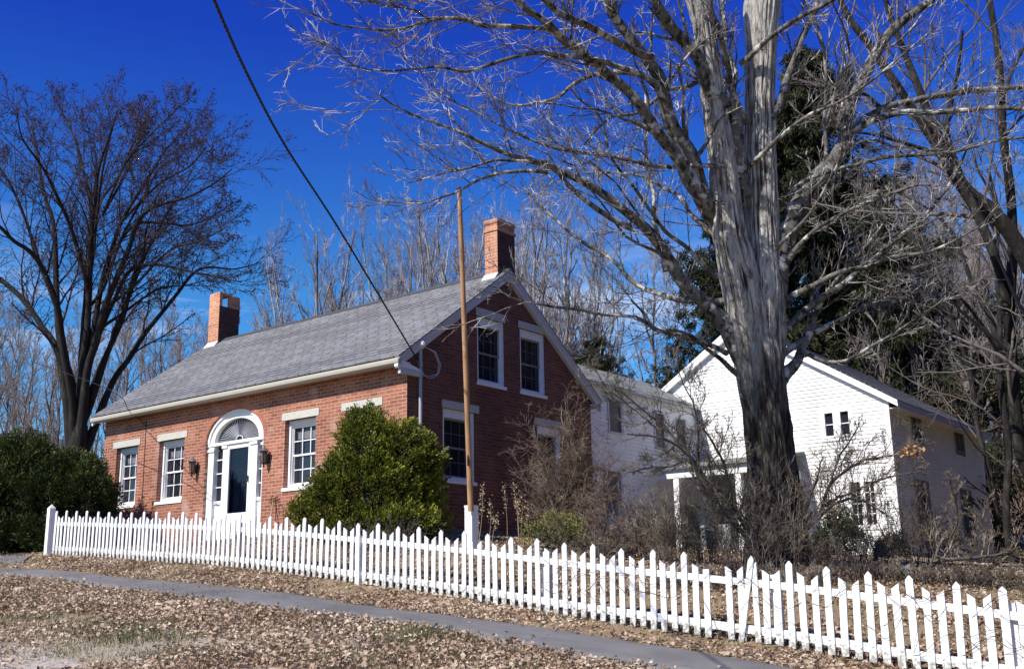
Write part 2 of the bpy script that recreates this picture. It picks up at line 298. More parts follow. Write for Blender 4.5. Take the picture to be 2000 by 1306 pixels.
def resample(P, R, n):
    P = np.array(P, float); R = np.array(R, float)
    # Catmull-Rom densify then arc-length resample
    Q = np.vstack([2*P[0]-P[1], P, 2*P[-1]-P[-2]]); pts = []; rr = []
    for i in range(1, len(Q)-2):
        for t in np.linspace(0, 1, 8, endpoint=False):
            pts.append(.5*((2*Q[i]) + (-Q[i-1]+Q[i+1])*t + (2*Q[i-1]-5*Q[i]+4*Q[i+1]-Q[i+2])*t*t + (-Q[i-1]+3*Q[i]-3*Q[i+1]+Q[i+2])*t**3))
            rr.append(R[i-1]*(1-t)+R[i]*t)
    pts.append(P[-1]); rr.append(R[-1]); pts = np.array(pts); rr = np.array(rr)
    s = np.concatenate([[0], np.cumsum(np.linalg.norm(np.diff(pts, axis=0), axis=1))]); u = np.linspace(0, s[-1], n)
    return np.stack([np.interp(u, s, pts[:,j]) for j in range(3)], 1), np.interp(u, s, rr)
def spawn(P, R, rng, nc, lr, ang=(30,55), up=.25, trop=.06, wig=.12, n=6, rr=.6, t=(.2,1.), rmin=.004, fall=.55, flat=0, lmax=99, endr=.35):
    M, n0, _ = P.shape
    L = np.linalg.norm(np.diff(P, axis=1), axis=2).sum(1)
    tt = (np.arange(nc)[None]+rng.uniform(0, 1, (M, nc)))/nc*(t[1]-t[0])+t[0]
    f = tt*(n0-1); i = np.minimum(f.astype(int), n0-2); fr = (f-i)[...,None]
    mi = np.arange(M)[:,None]
    p0 = P[mi,i]*(1-fr)+P[mi,i+1]*fr; T = P[mi,i+1]-P[mi,i]; T /= np.linalg.norm(T, axis=2, keepdims=True)+1e-9
    r0 = R[mi,i]*(1-fr[...,0])+R[mi,i+1]*fr[...,0]
    ln = np.minimum(L[:,None]*lr*(1-fall*(tt-t[0])/(t[1]-t[0]))*rng.uniform(.55,1.25,(M,nc)), lmax)
    K = M*nc; p0 = p0.reshape(K,3); T = T.reshape(K,3); ln = ln.reshape(K); r0 = r0.reshape(K)
    w_ = rng.normal(size=(K,3)); w_ -= (w_*T).sum(1,keepdims=True)*T; w_[:,2] += flat; w_ /= np.linalg.norm(w_, axis=1, keepdims=True)+1e-9
    a = np.radians(rng.uniform(*ang, K))[:,None]
    d = T*np.cos(a)+w_*np.sin(a); d[:,2] += up; d /= np.linalg.norm(d, axis=1, keepdims=True)
    out = np.empty((K,n,3)); out[:,0] = p0; st = (ln/(n-1))[:,None]; c = p0.copy()
    for j in range(1, n):
        d = d+rng.normal(size=(K,3))*wig; d[:,2] += trop; d /= np.linalg.norm(d, axis=1, keepdims=True)
        c = c+d*st; out[:,j] = c
    rs = np.maximum(np.minimum(r0*rr, ln*.03+rmin), rmin)
    ra = rs[:,None]*np.linspace(1, endr, n)[None]
    return out, np.maximum(ra, rmin*.7)
def cat(*g):
    return [x for x in g]
# ------------------------------------------------------------------ terrain
FA, FB, FC = 103.68, 18.013, -0.012931
def fdepth(px): return 23.5*(1+FC*((px-FA)/(FB-FC*px)))
fence_base = [(84,1084),(170,1089),(245,1095),(374,1103),(490,1114),(600,1128),(690,1141),(768,1152),(859,1165),(957,1180),(1062,1198),(1174,1216),(1290,1233),(1358,1243),(1491,1262),(1566,1273),(1645,1287),(1727,1301),(1850,1322),(2000,1348),(2150,1374)]
path_top = [(-150,1098),(0,1112),(245,1131.5),(420,1145.5),(595,1165),(845,1201.5),(1090,1233),(1300,1265.5),(1545,1306),(1750,1342),(1950,1378)]
path_bot = [(-150,1105),(0,1122.7),(140,1135),(315,1161),(455,1179),(600,1196),(810,1221),(1055,1268),(1265,1305),(1450,1345),(1700,1400)]
ctrl = []
def fence_dz(px):
    y = np.interp(px, [p[0] for p in fence_base], [p[1] for p in fence_base]); d = fdepth(max(px, 60)); return d, -(y-hz(px))/FPX*d
def walk(px, py, d0, z0, s):
    k = (py-hz(px))/FPX; d = (s*d0-z0)/(s+k); return d, -k*d
PT, PB = [], []
for px, py in fence_base: d, z = fence_dz(px); ctrl.append(at(px, py, d))
for px, py in path_top:
    d, z = fence_dz(px); d, z = walk(px, py, d, z, .17); p = at(px, py, d); ctrl.append(p); PT.append(p)
ptx = [p[0] for p in path_top]
for px, py in path_bot:
    yt = np.interp(px, ptx, [p[1] for p in path_top]); d, z = fence_dz(px); d, z = walk(px, yt, d, z, .17); d, z = walk(px, py, d, z, .11)
    p = at(px, py, d); ctrl.append(p); PB.append(p)
    if px < 1100:
        d2, z2 = walk(px, 1306, d, z, .12); ctrl.append(at(px, 1306, d2))
for x, y, z in [(CX,CY,-1.6),(CX-6,CY-3,-1.5),(CX+6,CY+2,-1.75),(CX,CY-10,-1.8),(CX-14,CY-8,-1.0),(CX+12,CY+6,-1.6),
    (0,0,1.18),(-5.5,0,1.2),(-11,0,1.3),(0,6.7,1.1),(-11,7,1.5),(-5,4,1.2),(1.5,3,1.05),(-5.5,-1.5,1.15),(0,-1.5,1.08),
    (5,14,.86),(-3.6,14,1.2),(5,23,.55),(-3.6,23,1.3),(1,18,1.0),(0,11,1.15),(2.5,11.5,.95),(7,12,.45),(9.5,14,.30),(8,20,.35),(12,11,.1),
    (-14,-1,1.25),(-20,2,1.5),(-16,-6,.95),(-22,-6,1.0)]: ctrl.append(np.array((x,y,z),float))
for px, py, d in [(922,1066,17.),(1000,1078,18.5),(1100,1092,18.5),(1250,1085,21),(1350,1100,19),(1510,1108,17.5),(1650,1095,20),(1800,1120,17),(1700,1150,14.2),(1900,1160,14.5),(1990,1105,25),(1450,1150,14.5),(1300,1130,15.8),(20,1085,25)]: ctrl.append(at(px,py,d))
for k in range(16):
    a = 2*math.pi*k/16
    for r, amp in ((55,1.0),(130,1.0)):
        x, y = r*math.sin(a), 5+r*math.cos(a)
        front = math.cos(a+rad(38)) # +1 away from the camera
        z = (1.8+2.2*front) if front > 0 else (1.8+3.8*front)
        ctrl.append(np.array((x,y,z*(1 if r<100 else 1.6) if front>0 else z)))
ctrl = np.array(ctrl)
def kern(r): return np.sqrt(r*r+.25)
A_ = kern(np.linalg.norm(ctrl[:,None,:2]-ctrl[None,:,:2], axis=2)); N_ = len(ctrl)
A_ = A_ - np.eye(N_)*.03
Wt = np.linalg.solve(np.block([[A_, np.ones((N_,1))],[np.ones((1,N_)), np.zeros((1,1))]]), np.append(ctrl[:,2], 0))
def H(x, y):
    x = np.atleast_1d(np.asarray(x,float)); y = np.atleast_1d(np.asarray(y,float)); sh = x.shape; x = x.ravel(); y = y.ravel(); r = np.empty(len(x))
    for i in range(0, len(x), 20000):
        s = slice(i, i+20000); d = np.hypot(x[s,None]-ctrl[None,:,0], y[s,None]-ctrl[None,:,1]); r[s] = kern(d)@Wt[:-1]+Wt[-1]
    return r.reshape(sh)
def h1(x, y): return float(H(x, y)[0])
def g(px, d):                # ground point under pixel column px at depth d
    p = at(px, 1150, d); p[2] = h1(p[0], p[1]); return p
near = np.arange(-22, 24.01, .22); nearY = np.arange(-18, 24.01, .22)
xs = np.concatenate([[-400,-260,-170,-120,-90,-70,-55,-45,-37,-30,-26], near, [26,30,36,44,55,70,95,140,220,400]])
ys = np.concatenate([[-300,-180,-110,-70,-50,-38,-30,-25,-21], nearY, [26,29,33,38,45,55,70,95,140,220,400]])
X_, Y_ = np.meshgrid(xs, ys, indexing='ij'); Z_ = H(X_, Y_)
rr_ = np.hypot(X_, Y_); nb = np.clip((60-rr_)/40, 0, 1)
Z_ = Z_ + nb*.05*(vnoise(np.stack([X_*1.1, Y_*1.1, X_*0], -1), 3)-.5) + nb*.03*(vnoise(np.stack([X_*3, Y_*3, X_*0], -1), 5)-.5)
nx, ny = X_.shape; idx = np.arange(nx*ny).reshape(nx, ny)
gF = np.stack([idx[:-1,:-1], idx[1:,:-1], idx[1:,1:], idx[:-1,1:]], -1).reshape(-1,4)
def ground_mat():
    m = bpy.data.materials.new('ground_litter'); m.use_nodes = True; n = m.node_tree.nodes; L = m.node_tree.links; b = n['Principled BSDF']
    b.inputs['Roughness'].default_value = .95; b.inputs['Specular IOR Level'].default_value = .1
    geo = n.new('ShaderNodeNewGeometry')
    def noise(sc, det=6, ro=.6):
        t = n.new('ShaderNodeTexNoise'); t.inputs['Scale'].default_value = sc; t.inputs['Detail'].default_value = det; t.inputs['Roughness'].default_value = ro; L.new(geo.outputs['Position'], t.inputs['Vector']); return t.outputs[0]
    def mix(f, lo, hi, c, cur, mxv=1.):
        r = n.new('ShaderNodeMapRange'); r.inputs['From Min'].default_value = lo; r.inputs['From Max'].default_value = hi; r.inputs['To Max'].default_value = mxv; L.new(f, r.inputs[0])
        x = n.new('ShaderNodeMixRGB'); L.new(r.outputs[0], x.inputs['Fac']); L.new(cur, x.inputs['Color1']); x.inputs['Color2'].default_value = (*c,1); return x.outputs[0]
    base = n.new('ShaderNodeRGB'); base.outputs[0].default_value = (.27,.20,.125,1); cur = base.outputs[0]
    cur = mix(noise(22), .42, .62, (.34,.245,.15), cur)
    cur = mix(noise(60), .55, .75, (.14,.10,.065), cur, .7)
    cur = mix(noise(1.1), .52, .66, (.25,.22,.10), cur, .7)
    cur = mix(noise(.5), .60, .72, (.44,.37,.27), cur, .7)
    vs = n.new('ShaderNodeVectorMath'); vs.operation = 'DISTANCE'; vs.inputs[1].default_value = tuple(at(60,1300,10.5)); L.new(geo.outputs['Position'], vs.inputs[0])
    nn_ = n.new('ShaderNodeMath'); nn_.operation = 'MULTIPLY_ADD'; nn_.inputs[1].default_value = -7; L.new(noise(1.6), nn_.inputs[0]); L.new(vs.outputs['Value'], nn_.inputs[2])
    cur = mix(nn_.outputs[0], .6, -1.2, (.50,.43,.33), cur, .8)
    L.new(cur, b.inputs['Base Color'])
    bp = n.new('ShaderNodeBump'); bp.inputs['Strength'].default_value = .9; bp.inputs['Distance'].default_value = .04; L.new(noise(30, 8, .75), bp.inputs['Height']); L.new(bp.outputs[0], b.inputs['Normal'])
    return m
gm = ground_mat()
tagp(link('ground', np.stack([X_,Y_,Z_],-1).reshape(-1,3), gF, gm, smooth=True), kind='structure')
# path: a strip laid on the slope
def strip(name, T, B, nl, nw, m, lift, edge=.04, fq=.5):
    T, _ = resample(T, np.ones(len(T)), nl); B, _ = resample(B, np.ones(len(B)), nl); V = []
    rg = np.random.default_rng(4)
    for j in range(nl):
        e0 = edge*(vnoise([j*fq,0,0],1)-.5)*2; e1 = edge*(vnoise([j*fq,9,0],2)-.5)*2
        wd = np.linalg.norm(B[j]-T[j]); 
        for i in range(nw+1):
            t = i/nw; t = t + (e0/wd)*(1-t) + (e1/wd)*t; p = T[j]*(1-t)+B[j]*t; V.append((p[0],p[1],p[2]))
    V = np.array(V); V[:,2] = H(V[:,0], V[:,1])+lift
    V = V.reshape(nl, nw+1, 3); V[:,0,2] -= .06; V[:,-1,2] -= .06
    ii = np.arange(nl*(nw+1)).reshape(nl, nw+1)
    F = np.stack([ii[:-1,:-1], ii[:-1,1:], ii[1:,1:], ii[1:,:-1]], -1).reshape(-1,4)
    return link(name, V.reshape(-1,3), F, m, smooth=True), V
po, PV = strip('path', PT, PB, 220, 10, asphalt, .045); tagp(po, kind='structure')
#STAGE2
# ================================================================== BRICK HOUSE
hr = thing('brick_house', 'red brick house with grey shingle roof and arched white doorway', 'house', (-5.5, 3.3, 1.15))
XL, YB, ZB = -11.0, 6.67, .75
EYE, RID = 4.70, 7.39                      # roof edge height, ridge height
def zr(y): return RID - .72*abs(y-3.335)
DX0, DX1, DSP = -6.60, -4.48, 3.60         # doorway opening
dcx = (DX0+DX1)/2; dhw = (DX1-DX0)/2
def archz(x, top=4.33, hw=None, sp=DSP):
    hw = hw or dhw; u = max(-1, min(1, (x-dcx)/hw)); return sp+(top-sp)*math.sqrt(max(0, 1-u*u))
wf = [(-10.38,-9.42),(-8.50,-7.46),(-3.74,-2.72),(-1.80,-.80)]
ZLB, ZS = 3.852, 2.30
def strips(tb, lo, hi, zb, ztop, holes, pt):
    """pt(u,z)->3D; holes: (u0,u1,zb,topfunc)"""
    us = {lo, hi}
    for h in holes:
        us |= {h[0], h[1]}
        if len(h) > 4: us |= set(h[4])
    us = sorted(us)
    for a, b in zip(us[:-1], us[1:]):
        if b-a < 1e-6: continue
        m = (a+b)/2; hs = sorted([h for h in holes if h[0] <= m <= h[1]], key=lambda h: h[2]); c0 = c1 = zb
        for h in hs:
            tb.quad(pt(a,c0), pt(b,c0), pt(b,h[2]), pt(a,h[2])); c0, c1 = h[3](a), h[3](b)
            # next bottom edge
            zb0, zb1 = c0, c1
            tb.quad(pt(a,zb0), pt(b,zb1), pt(b,ztop(b)), pt(a,ztop(a))) if h is hs[-1] else None
            if h is not hs[-1]:
                nxt = hs[hs.index(h)+1]; tb.quad(pt(a,c0), pt(b,c1), pt(b,nxt[2]), pt(a,nxt[2])); c0 = None; break
        if c0 is None:
            h = hs[-1]; tb.quad(pt(a,h[3](a)), pt(b,h[3](b)), pt(b,ztop(b)), pt(a,ztop(a)))
        if not hs: tb.quad(pt(a,zb), pt(b,zb), pt(b,ztop(b)), pt(a,ztop(a)))
front = TB()
holes = [(a,b,ZS,(lambda x: ZLB)) for a,b in wf]
ad = [dcx+dhw*math.cos(math.pi*k/20) for k in range(21)]
holes.append((DX0, DX1, ZB+.01, archz, ad))
pf = lambda u, z: (u, 0, z)
strips(front, XL, 0, ZB, lambda u: 4.63, holes, pf)
RV = .32
for a, b in wf:
    front.quad((a,0,ZS),(a,RV,ZS),(a,RV,ZLB),(a,0,ZLB)); front.quad((b,0,ZS),(b,0,ZLB),(b,RV,ZLB),(b,RV,ZS))
    front.quad((a,0,ZLB),(a,RV,ZLB),(b,RV,ZLB),(b,0,ZLB)); front.quad((a,0,ZS),(b,0,ZS),(b,RV,ZS),(a,RV,ZS))
front.quad((DX0,0,ZB),(DX0,.3,ZB),(DX0,.3,DSP),(DX0,0,DSP)); front.quad((DX1,0,ZB),(DX1,0,DSP),(DX1,.3,DSP),(DX1,.3,ZB))
ads = sorted(ad)
for a, b in zip(ads[:-1], ads[1:]): front.quad((a,0,archz(a)),(a,.3,archz(a)),(b,.3,archz(b)),(b,0,archz(b)))
bw_ = TB(); bw_.quad((XL,YB,ZB),(0,YB,ZB),(0,YB,4.63),(XL,YB,4.63)); bw_.build('back_wall', brick_f, hr)
front.build('front_wall', brick_f, hr)
side = TB()
gw_lo = [(1.09,2.14),(4.40,5.36)]; gw_up = [(2.24,3.22),(3.80,4.78)]
ZUB, ZUS = 6.08, 4.53
gh = [(a,b,ZS,(lambda x: ZLB)) for a,b in gw_lo]+[(a,b,ZUS,(lambda x: ZUB)) for a,b in gw_up]
ps = lambda u, z: (0, u, z)
# break overlapping columns explicitly
def gable(tb, X, holes_):
    us = sorted({0, YB, 3.335} | {h[0] for h in holes_} | {h[1] for h in holes_})
    for a, b in zip(us[:-1], us[1:]):
        m = (a+b)/2; hs = sorted([h for h in holes_ if h[0] <= m <= h[1]], key=lambda h: h[2]); z = ZB
        for h in hs: tb.quad((X,a,z),(X,b,z),(X,b,h[2]),(X,a,h[2])); z = h[3](0)
        tb.quad((X,a,z),(X,b,z),(X,b,zr(b)-.03),(X,a,zr(a)-.03))
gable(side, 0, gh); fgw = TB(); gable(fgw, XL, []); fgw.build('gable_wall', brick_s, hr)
for a, b, z0, f in gh:
    z1 = f(0)
    side.quad((0,a,z0),(-RV,a,z0),(-RV,a,z1),(0,a,z1)); side.quad((0,b,z0),(0,b,z1),(-RV,b,z1),(-RV,b,z0))
    side.quad((0,a,z1),(-RV,a,z1),(-RV,b,z1),(0,b,z1)); side.quad((0,a,z0),(0,b,z0),(-RV,b,z0),(-RV,a,z0))
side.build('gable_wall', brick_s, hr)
fd = TB(); fd.box(XL-.03,.04,-.04,.0-.004,ZB-.5,1.33); fd.box(.004,.045,-.04,YB+.02,ZB-.5,1.33)
fd.build('foundation', found, hr)
# lintels
def lintel(name, pts, d): t = TB(); t.prism(pts, d); return t.build(name, stone, hr)
for (a, b) in [(-10.54,-9.33),(-8.585,-7.355),(-3.84,-2.62),(-1.91,-.69)]:
    lintel('lintel', [(a,-.018,ZLB),(b,-.018,ZLB),(b,-.018,4.02),(a,-.018,4.02)], (0,.1,0))
for (a, b, z0, z1) in [(1.06,2.27,ZLB,4.02),(4.32,5.48,ZLB,4.02),(2.20,3.25,ZUB,6.27),(3.75,4.86,ZUB,6.25)]:
    lintel('lintel', [(.018,a,z0),(.018,b,z0),(.018,b,z1),(.018,a,z1)], (-.1,0,0))
# windows: local u along wall, w outward; T(u,w,z)
def window(T, a, b, z0, z1, parent, proj=.03, head=.13, sashmat=white, curtain=True, mun=.011, label=None, glassm=None):
    def bx(tb, u0, u1, w0, w1, q0, q1):
        tb.hexa([T(u0,w0,q0),T(u1,w0,q0),T(u1,w1,q0),T(u0,w1,q0)], [T(u0,w0,q1),T(u1,w0,q1),T(u1,w1,q1),T(u0,w1,q1)])
    fr = TB(); wd = -.31; cw = .07; ff = -.115 if curtain else -.03; fo = ff-.10      # frame sits recessed
    bx(fr, a+.002, a+cw, wd, ff, z0+.05, z1-.002); bx(fr, b-cw, b-.002, wd, ff, z0+.05, z1-.002); bx(fr, a+cw, b-cw, wd, ff-.008, z1-head, z1-.002); bx(fr, a+cw, b-cw, wd, ff-.02, z0+.05, z0+.12)
    for (c0, c1) in ((a+cw, a+cw+.022), (b-cw-.022, b-cw)): bx(fr, c0+.001, c1-.001, wd, ff-.045, z0+.12, z1-head)
    f = fr.build('window_frame', sashmat, parent, label=label)
    si = TB(); bx(si, a-.03, b+.03, -.012, proj, z0-.025, z0+.048); bx(si, a+.003, b-.003, -.31, -.0121, z0-.025, z0+.048); ROOTo = f
    ROOT[f.name] = ROOT[parent.name]
    si.build('sill', sashmat, f)
    ia, ib, iz0, iz1 = a+cw, b-cw, z0+.12, z1-head; zm = (iz0+iz1)/2
    sa = TB(); s = .035
    for (q0, q1, ww) in ((zm-.02, iz1, fo+.03), (iz0, zm+.02, fo+.005)):
        bx(sa, ia+.001, ia+s, ww-.02, ww, q0, q1); bx(sa, ib-s, ib-.001, ww-.02, ww, q0, q1); bx(sa, ia+s, ib-s, ww-.02, ww, q1-.04, q1-.001); bx(sa, ia+s, ib-s, ww-.02, ww, q0+.001, q0+.04)
    sa.build('sash', sashmat if curtain else mat('screened_sash', (.20,.20,.21), .7), f)
    mu = TB()
    for (q0, q1, ww) in ((zm+.02, iz1-.04, fo+.022), (iz0+.04, zm-.02, fo-.003)):
        for k in (1, 2): u = ia+s+(ib-ia-2*s)*k/3; bx(mu, u-mun, u+mun, ww-.006, ww, q0, q1)
        q = (q0+q1)/2; bx(mu, ia+s, ib-s, ww-.008, ww-.002, q-mun, q+mun)
    mu.build('muntins', sashmat if curtain else mat('screened_muntin', (.10,.10,.11), .7), f)
    pn = TB(); pn.quad(T(ia,fo-.012,iz0),T(ib,fo-.012,iz0),T(ib,fo-.012,iz1),T(ia,fo-.012,iz1)); pn.build('pane', glassm or glass, f)
    if curtain:
        cu = TB(); nf = 12
        for k in range(nf):
            u0 = ia+.12+(ib-ia-.16)*k/nf; u1 = ia+.12+(ib-ia-.16)*(k+1)/nf; wv = fo-.010
            q0 = zm+.36; q1 = zm+.52
            cu.quad(T(u0,wv,q0),T(u1,wv-.0,q0),T(u1,wv,q1),T(u0,wv,q1))
        cu.build('curtain', curt, f)
    return f
Tf = lambda u, w_, z: (u, -w_, z)
Ts = lambda u, w_, z: (w_, u, z)
for a, b in wf: window(Tf, a, b, ZS, ZLB, hr)
for a, b in gw_lo: window(Ts, a, b, ZS, ZLB, hr, curtain=False, mun=.008, head=.19)
for a, b in gw_up: window(Ts, a, b, ZUS, ZUB, hr, curtain=False, mun=.008, head=.19)
# roof
rf = TB(); XE0, XE1, YE = XL-.10, .13, -.38; zE = zr(YE)
for sgn in (0, 1):
    y0, y1 = (YE, 3.335) if sgn == 0 else (YB+.38, 3.335)
    for k in range(24):      # courses as shallow steps so that the edges catch light
        pass
    n_ = 30
    for k in range(n_):
        ya = y0+(y1-y0)*k/n_; yb = y0+(y1-y0)*(k+1)/n_; za, zb_ = zr(ya), zr(yb)
        rf.quad((XE0,ya,za+.012),(XE1,ya,za+.012),(XE1,yb,zb_+.002),(XE0,yb,zb_+.002)); rf.quad((XE0,ya,za-.01),(XE1,ya,za-.01),(XE1,ya,za+.012),(XE0,ya,za+.012))
for x in (XE0, XE1):
    rf.quad((x,YE,zE+.012),(x,YE,zE-.02),(x,3.335,RID-.02),(x,3.335,RID+.005)); rf.quad((x,YB+.38,zE+.012),(x,3.335,RID+.005),(x,3.335,RID-.02),(x,YB+.38,zE-.02))
roof = rf.build('roof', roof_h, hr)
rc = TB()
for k in range(38):
    x0 = XE0+.02+(XE1-XE0-.04)*k/38; x1 = x0+(XE1-XE0)/38
    rc.hexa([(x0,3.2,RID-.075),(x1,3.2,RID-.085),(x1,3.335,RID+.012),(x0,3.335,RID+.022)],[(x0,3.2,RID-.065),(x1,3.2,RID-.075),(x1,3.335,RID+.024),(x0,3.335,RID+.034)])
    rc.hexa([(x0,3.335,RID+.022),(x1,3.335,RID+.012),(x1,3.47,RID-.085),(x0,3.47,RID-.075)],[(x0,3.335,RID+.034),(x1,3.335,RID+.024),(x1,3.47,RID-.075),(x0,3.47,RID-.065)])
rc.build('ridge_cap', mat('ridge_dark', (.07,.07,.075), .9), roof)
# rake boards on both gables
wdt = .235
for (x0, x1) in ((.0+.003, .10), (XL-.08, XL-.003)):
    rk = TB()
    for (ya, yb) in ((YE+.02, 3.335), (YB+.36, 3.335)):
        rk.hexa([(x0,ya,zr(ya)-.02-wdt),(x1,ya,zr(ya)-.02-wdt),(x1,yb,RID-.02-wdt),(x0,yb,RID-.02-wdt)],[(x0,ya,zr(ya)-.012),(x1,ya,zr(ya)-.012),(x1,yb,RID-.012),(x0,yb,RID-.012)])
        # thin shadow moulding
        rk.hexa([(x1+.001,ya,zr(ya)-.075),(x1+.022,ya,zr(ya)-.075),(x1+.022,yb,RID-.075),(x1+.001,yb,RID-.075)],[(x1+.001,ya,zr(ya)-.012),(x1+.022,ya,zr(ya)-.012),(x1+.022,yb,RID-.012),(x1+.001,yb,RID-.012)])
    rk.build('rake_board', trim_g, hr)
# eave: soffit, fascia, gutter, cornice returns
ev = TB()
for (ys, s) in ((0,-1),(YB,1)):
    y0 = ys+s*.003; y1 = ys+s*.26
    ev = TB(); ev.box(XL-.08, .10, min(y0,ys+s*.261), max(y0,ys+s*.261), 4.60, 4.628)
    ev.box(XL-.08, .10, min(ys+s*.262,ys+s*.30), max(ys+s*.262,ys+s*.30), 4.55, 4.66)
    ev.build('cornice', trim_g, hr)
ev = TB(); ev.box(.031,.10,-.30,.36,4.37,4.499); ev.build('cornice_return', trim_g, hr)
gt = TB()
prof = [(-.302,4.665),(-.302,4.555),(-.35,4.545),(-.395,4.575),(-.405,4.62),(-.40,4.672),(-.385,4.672),(-.385,4.64)]
gt.prism([(XL-.10,y,z) for y,z in prof], (11.23,0,0))
gt.build('gutter', gutter, hr)
rt = TB(); rt.prism([(.003,-.38,4.50),(.003,.36,4.50),(.003,.10,4.57),(.003,-.38,4.66)], (.10,0,0)); rt.build('cornice_return', white, hr)
# chimneys
def chimney(x0, x1, y0, y1, zb, zt, hole, label):
    c = TB()
    if not hole:
        c.box(x0,x1,y0,y1,zb,zt-.30)
        c.box(x0-.025,x1+.025,y0-.025,y1+.025,zt-.30,zt-.22); c.box(x0+.0,x1+.0,y0,y1,zt-.22,zt-.10)
        c.box(x0-.02,x1+.02,y0-.02,y1+.02,zt-.10,zt)
    else:
        zo = zt-.42
        c.box(x0,x1,y0,y1,zb,zo)
        t_ = .10
        c.box(x0,x1,y0,y0+t_,zo,zt); c.box(x0+.26,x1,y1-t_,y1,zo,zt-.05)
        c.box(x1-.10,x1,y0+.36,y1-t_,zo,zt-.10); c.box(x0,x1,y0+t_,y0+t_+.32,zt-.08,zt-.01)
        rg = random.Random(5)
        for k in range(5): yy = y0+.43+.055*k; c.box(x1-.10,x1-.002,yy,yy+.05,zt-.0995,zt-.10+rg.choice((.0,.045,.03))+.01)
        for k in range(9): zz = zb+1.0+k*.0755; c.box(x0+.004,x1-.004,y1,y1+rg.choice((.015,.03,.045)),zz,zz+.06)
    ch = c.build('chimney', brickmat('chimney_brick_'+('a' if hole else 'b'), (0,2), (.56,.25,.14), (.42,.15,.085), (.58,.45,.34), .235, .0755, .0085, stain=(3,.55,.75,(.12,.09,.07),(1,1,1))), roof, label=label)
    sd = TB()  # soot and shade put into a darker side-face veneer, with its own texture axes
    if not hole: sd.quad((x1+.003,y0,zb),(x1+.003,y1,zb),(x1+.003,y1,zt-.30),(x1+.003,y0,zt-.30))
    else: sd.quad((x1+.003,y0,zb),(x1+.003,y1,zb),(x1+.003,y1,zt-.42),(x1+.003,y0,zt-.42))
    sd.build('chimney_side_bricks', brickmat('sooty_shade_brick'+('a' if hole else 'b'), (1,2), (.10,.045,.035), (.055,.028,.024), (.09,.065,.06), .235, .0755, .0085), roof)
    fl = TB(); zz = zr(y0)
    fl.hexa([(x0-.02,y0-.12,zr(y0-.12)-.01),(x1+.02,y0-.12,zr(y0-.12)-.01),(x1+.02,y0-.003,zz-.02),(x0-.02,y0-.003,zz-.02)],[(x0-.02,y0-.12,zr(y0-.12)+.02),(x1+.02,y0-.12,zr(y0-.12)+.025),(x1+.02,y0-.003,zz+.08),(x0-.02,y0-.003,zz+.08)])
    fl.build('chimney_flashing', lead, roof)
chimney(-.44,-.06,3.08,3.74,6.95,8.62,False,'taller brick chimney at the near gable')
chimney(-11.0,-10.52,3.08,3.80,6.95,8.78,True,'brick chimney with a hole near its top, far end of the ridge')
# doorway
dw = TB(); zdb = 1.12
dyo = .10  # surround set back a little
dw.box(DX0+.002,DX0+.22,dyo-.02,.28,zdb,DSP-.07); dw.box(DX1-.12,DX1-.002,dyo-.02,.28,zdb,DSP-.07)
dw.box(DX0+.002,DX0+.25,dyo-.05,.28,DSP-.20,DSP-.14); dw.box(DX1-.15,DX1-.002,dyo-.05,.28,DSP-.20,DSP-.14)
dw.box(DX0+.002,DX1-.002,dyo-.045,.28,DSP-.069,DSP+.0)
for s in (-1, 1):   # inner pilasters beside the door
    pa, pb = (-6.06,-5.905) if s < 0 else (-5.035,-4.80); dw.box(pa,pb,dyo,.28,zdb,DSP-.15); dw.box(pa-.02,pb+.015,dyo-.03,.28,DSP-.148,DSP-.071)
    a, b = (DX0+.22, pa) if s < 0 else (pb, DX1-.12)
    dw.box(a,b,dyo+.06,.28,zdb,2.20); dw.box(a,b,dyo+.03,.28,2.16,2.235)
    for k in range(1,4): zz = 2.235+(DSP-.071-2.235)*k/4; dw.box(a,b,dyo+.07,.20,zz-.013,zz+.013)
dw.box(-5.904,-5.036,dyo-.0,.28,DSP-.12,DSP-.071)
dwo = dw.build('door_surround', white, hr)
sg = TB(); sg.box(DX0+.2,DX0+.6,.211,.22,2.2,DSP-.07); sg.box(DX1-.6,DX1-.1,.211,.22,2.2,DSP-.07); sg.build('sidelight_panes', glass, dwo)
ar = TB(); NA = 28
for (ho, hi_, to, ti, y0, y1) in ((dhw-.001, dhw-.235, 4.328, 4.13, dyo-.02, .25), (dhw-.001, dhw-.075, 4.328, 4.265, dyo-.06, dyo-.021), (dhw-.20,dhw-.24,4.16,4.125,dyo-.035,dyo-.021)):
    for k in range(NA):
        t0, t1 = math.pi*k/NA, math.pi*(k+1)/NA
        P = lambda hw, tp, t: (dcx+hw*math.cos(t), DSP+(tp-DSP)*math.sin(t))
        o0, o1, i0, i1 = P(ho,to,t0), P(ho,to,t1), P(hi_,ti,t0), P(hi_,ti,t1)
        ar.prism([(o0[0],y0,o0[1]),(o1[0],y0,o1[1]),(i1[0],y0,i1[1]),(i0[0],y0,i0[1])], (0,y1-y0,0))
ar.build('arch_moulding', white, dwo)
fg = TB(); fg.V.append((dcx,.19,DSP)); 
for k in range(NA+1): t = math.pi*k/NA; fg.V.append((dcx+(dhw-.22)*math.cos(t), .19, DSP+.545*math.sin(t)))
for k in range(NA): fg.F.append((0,k+1,k+2))
fan = fg.build('fanlight', glass, dwo)
sp = TB(); NS = 34
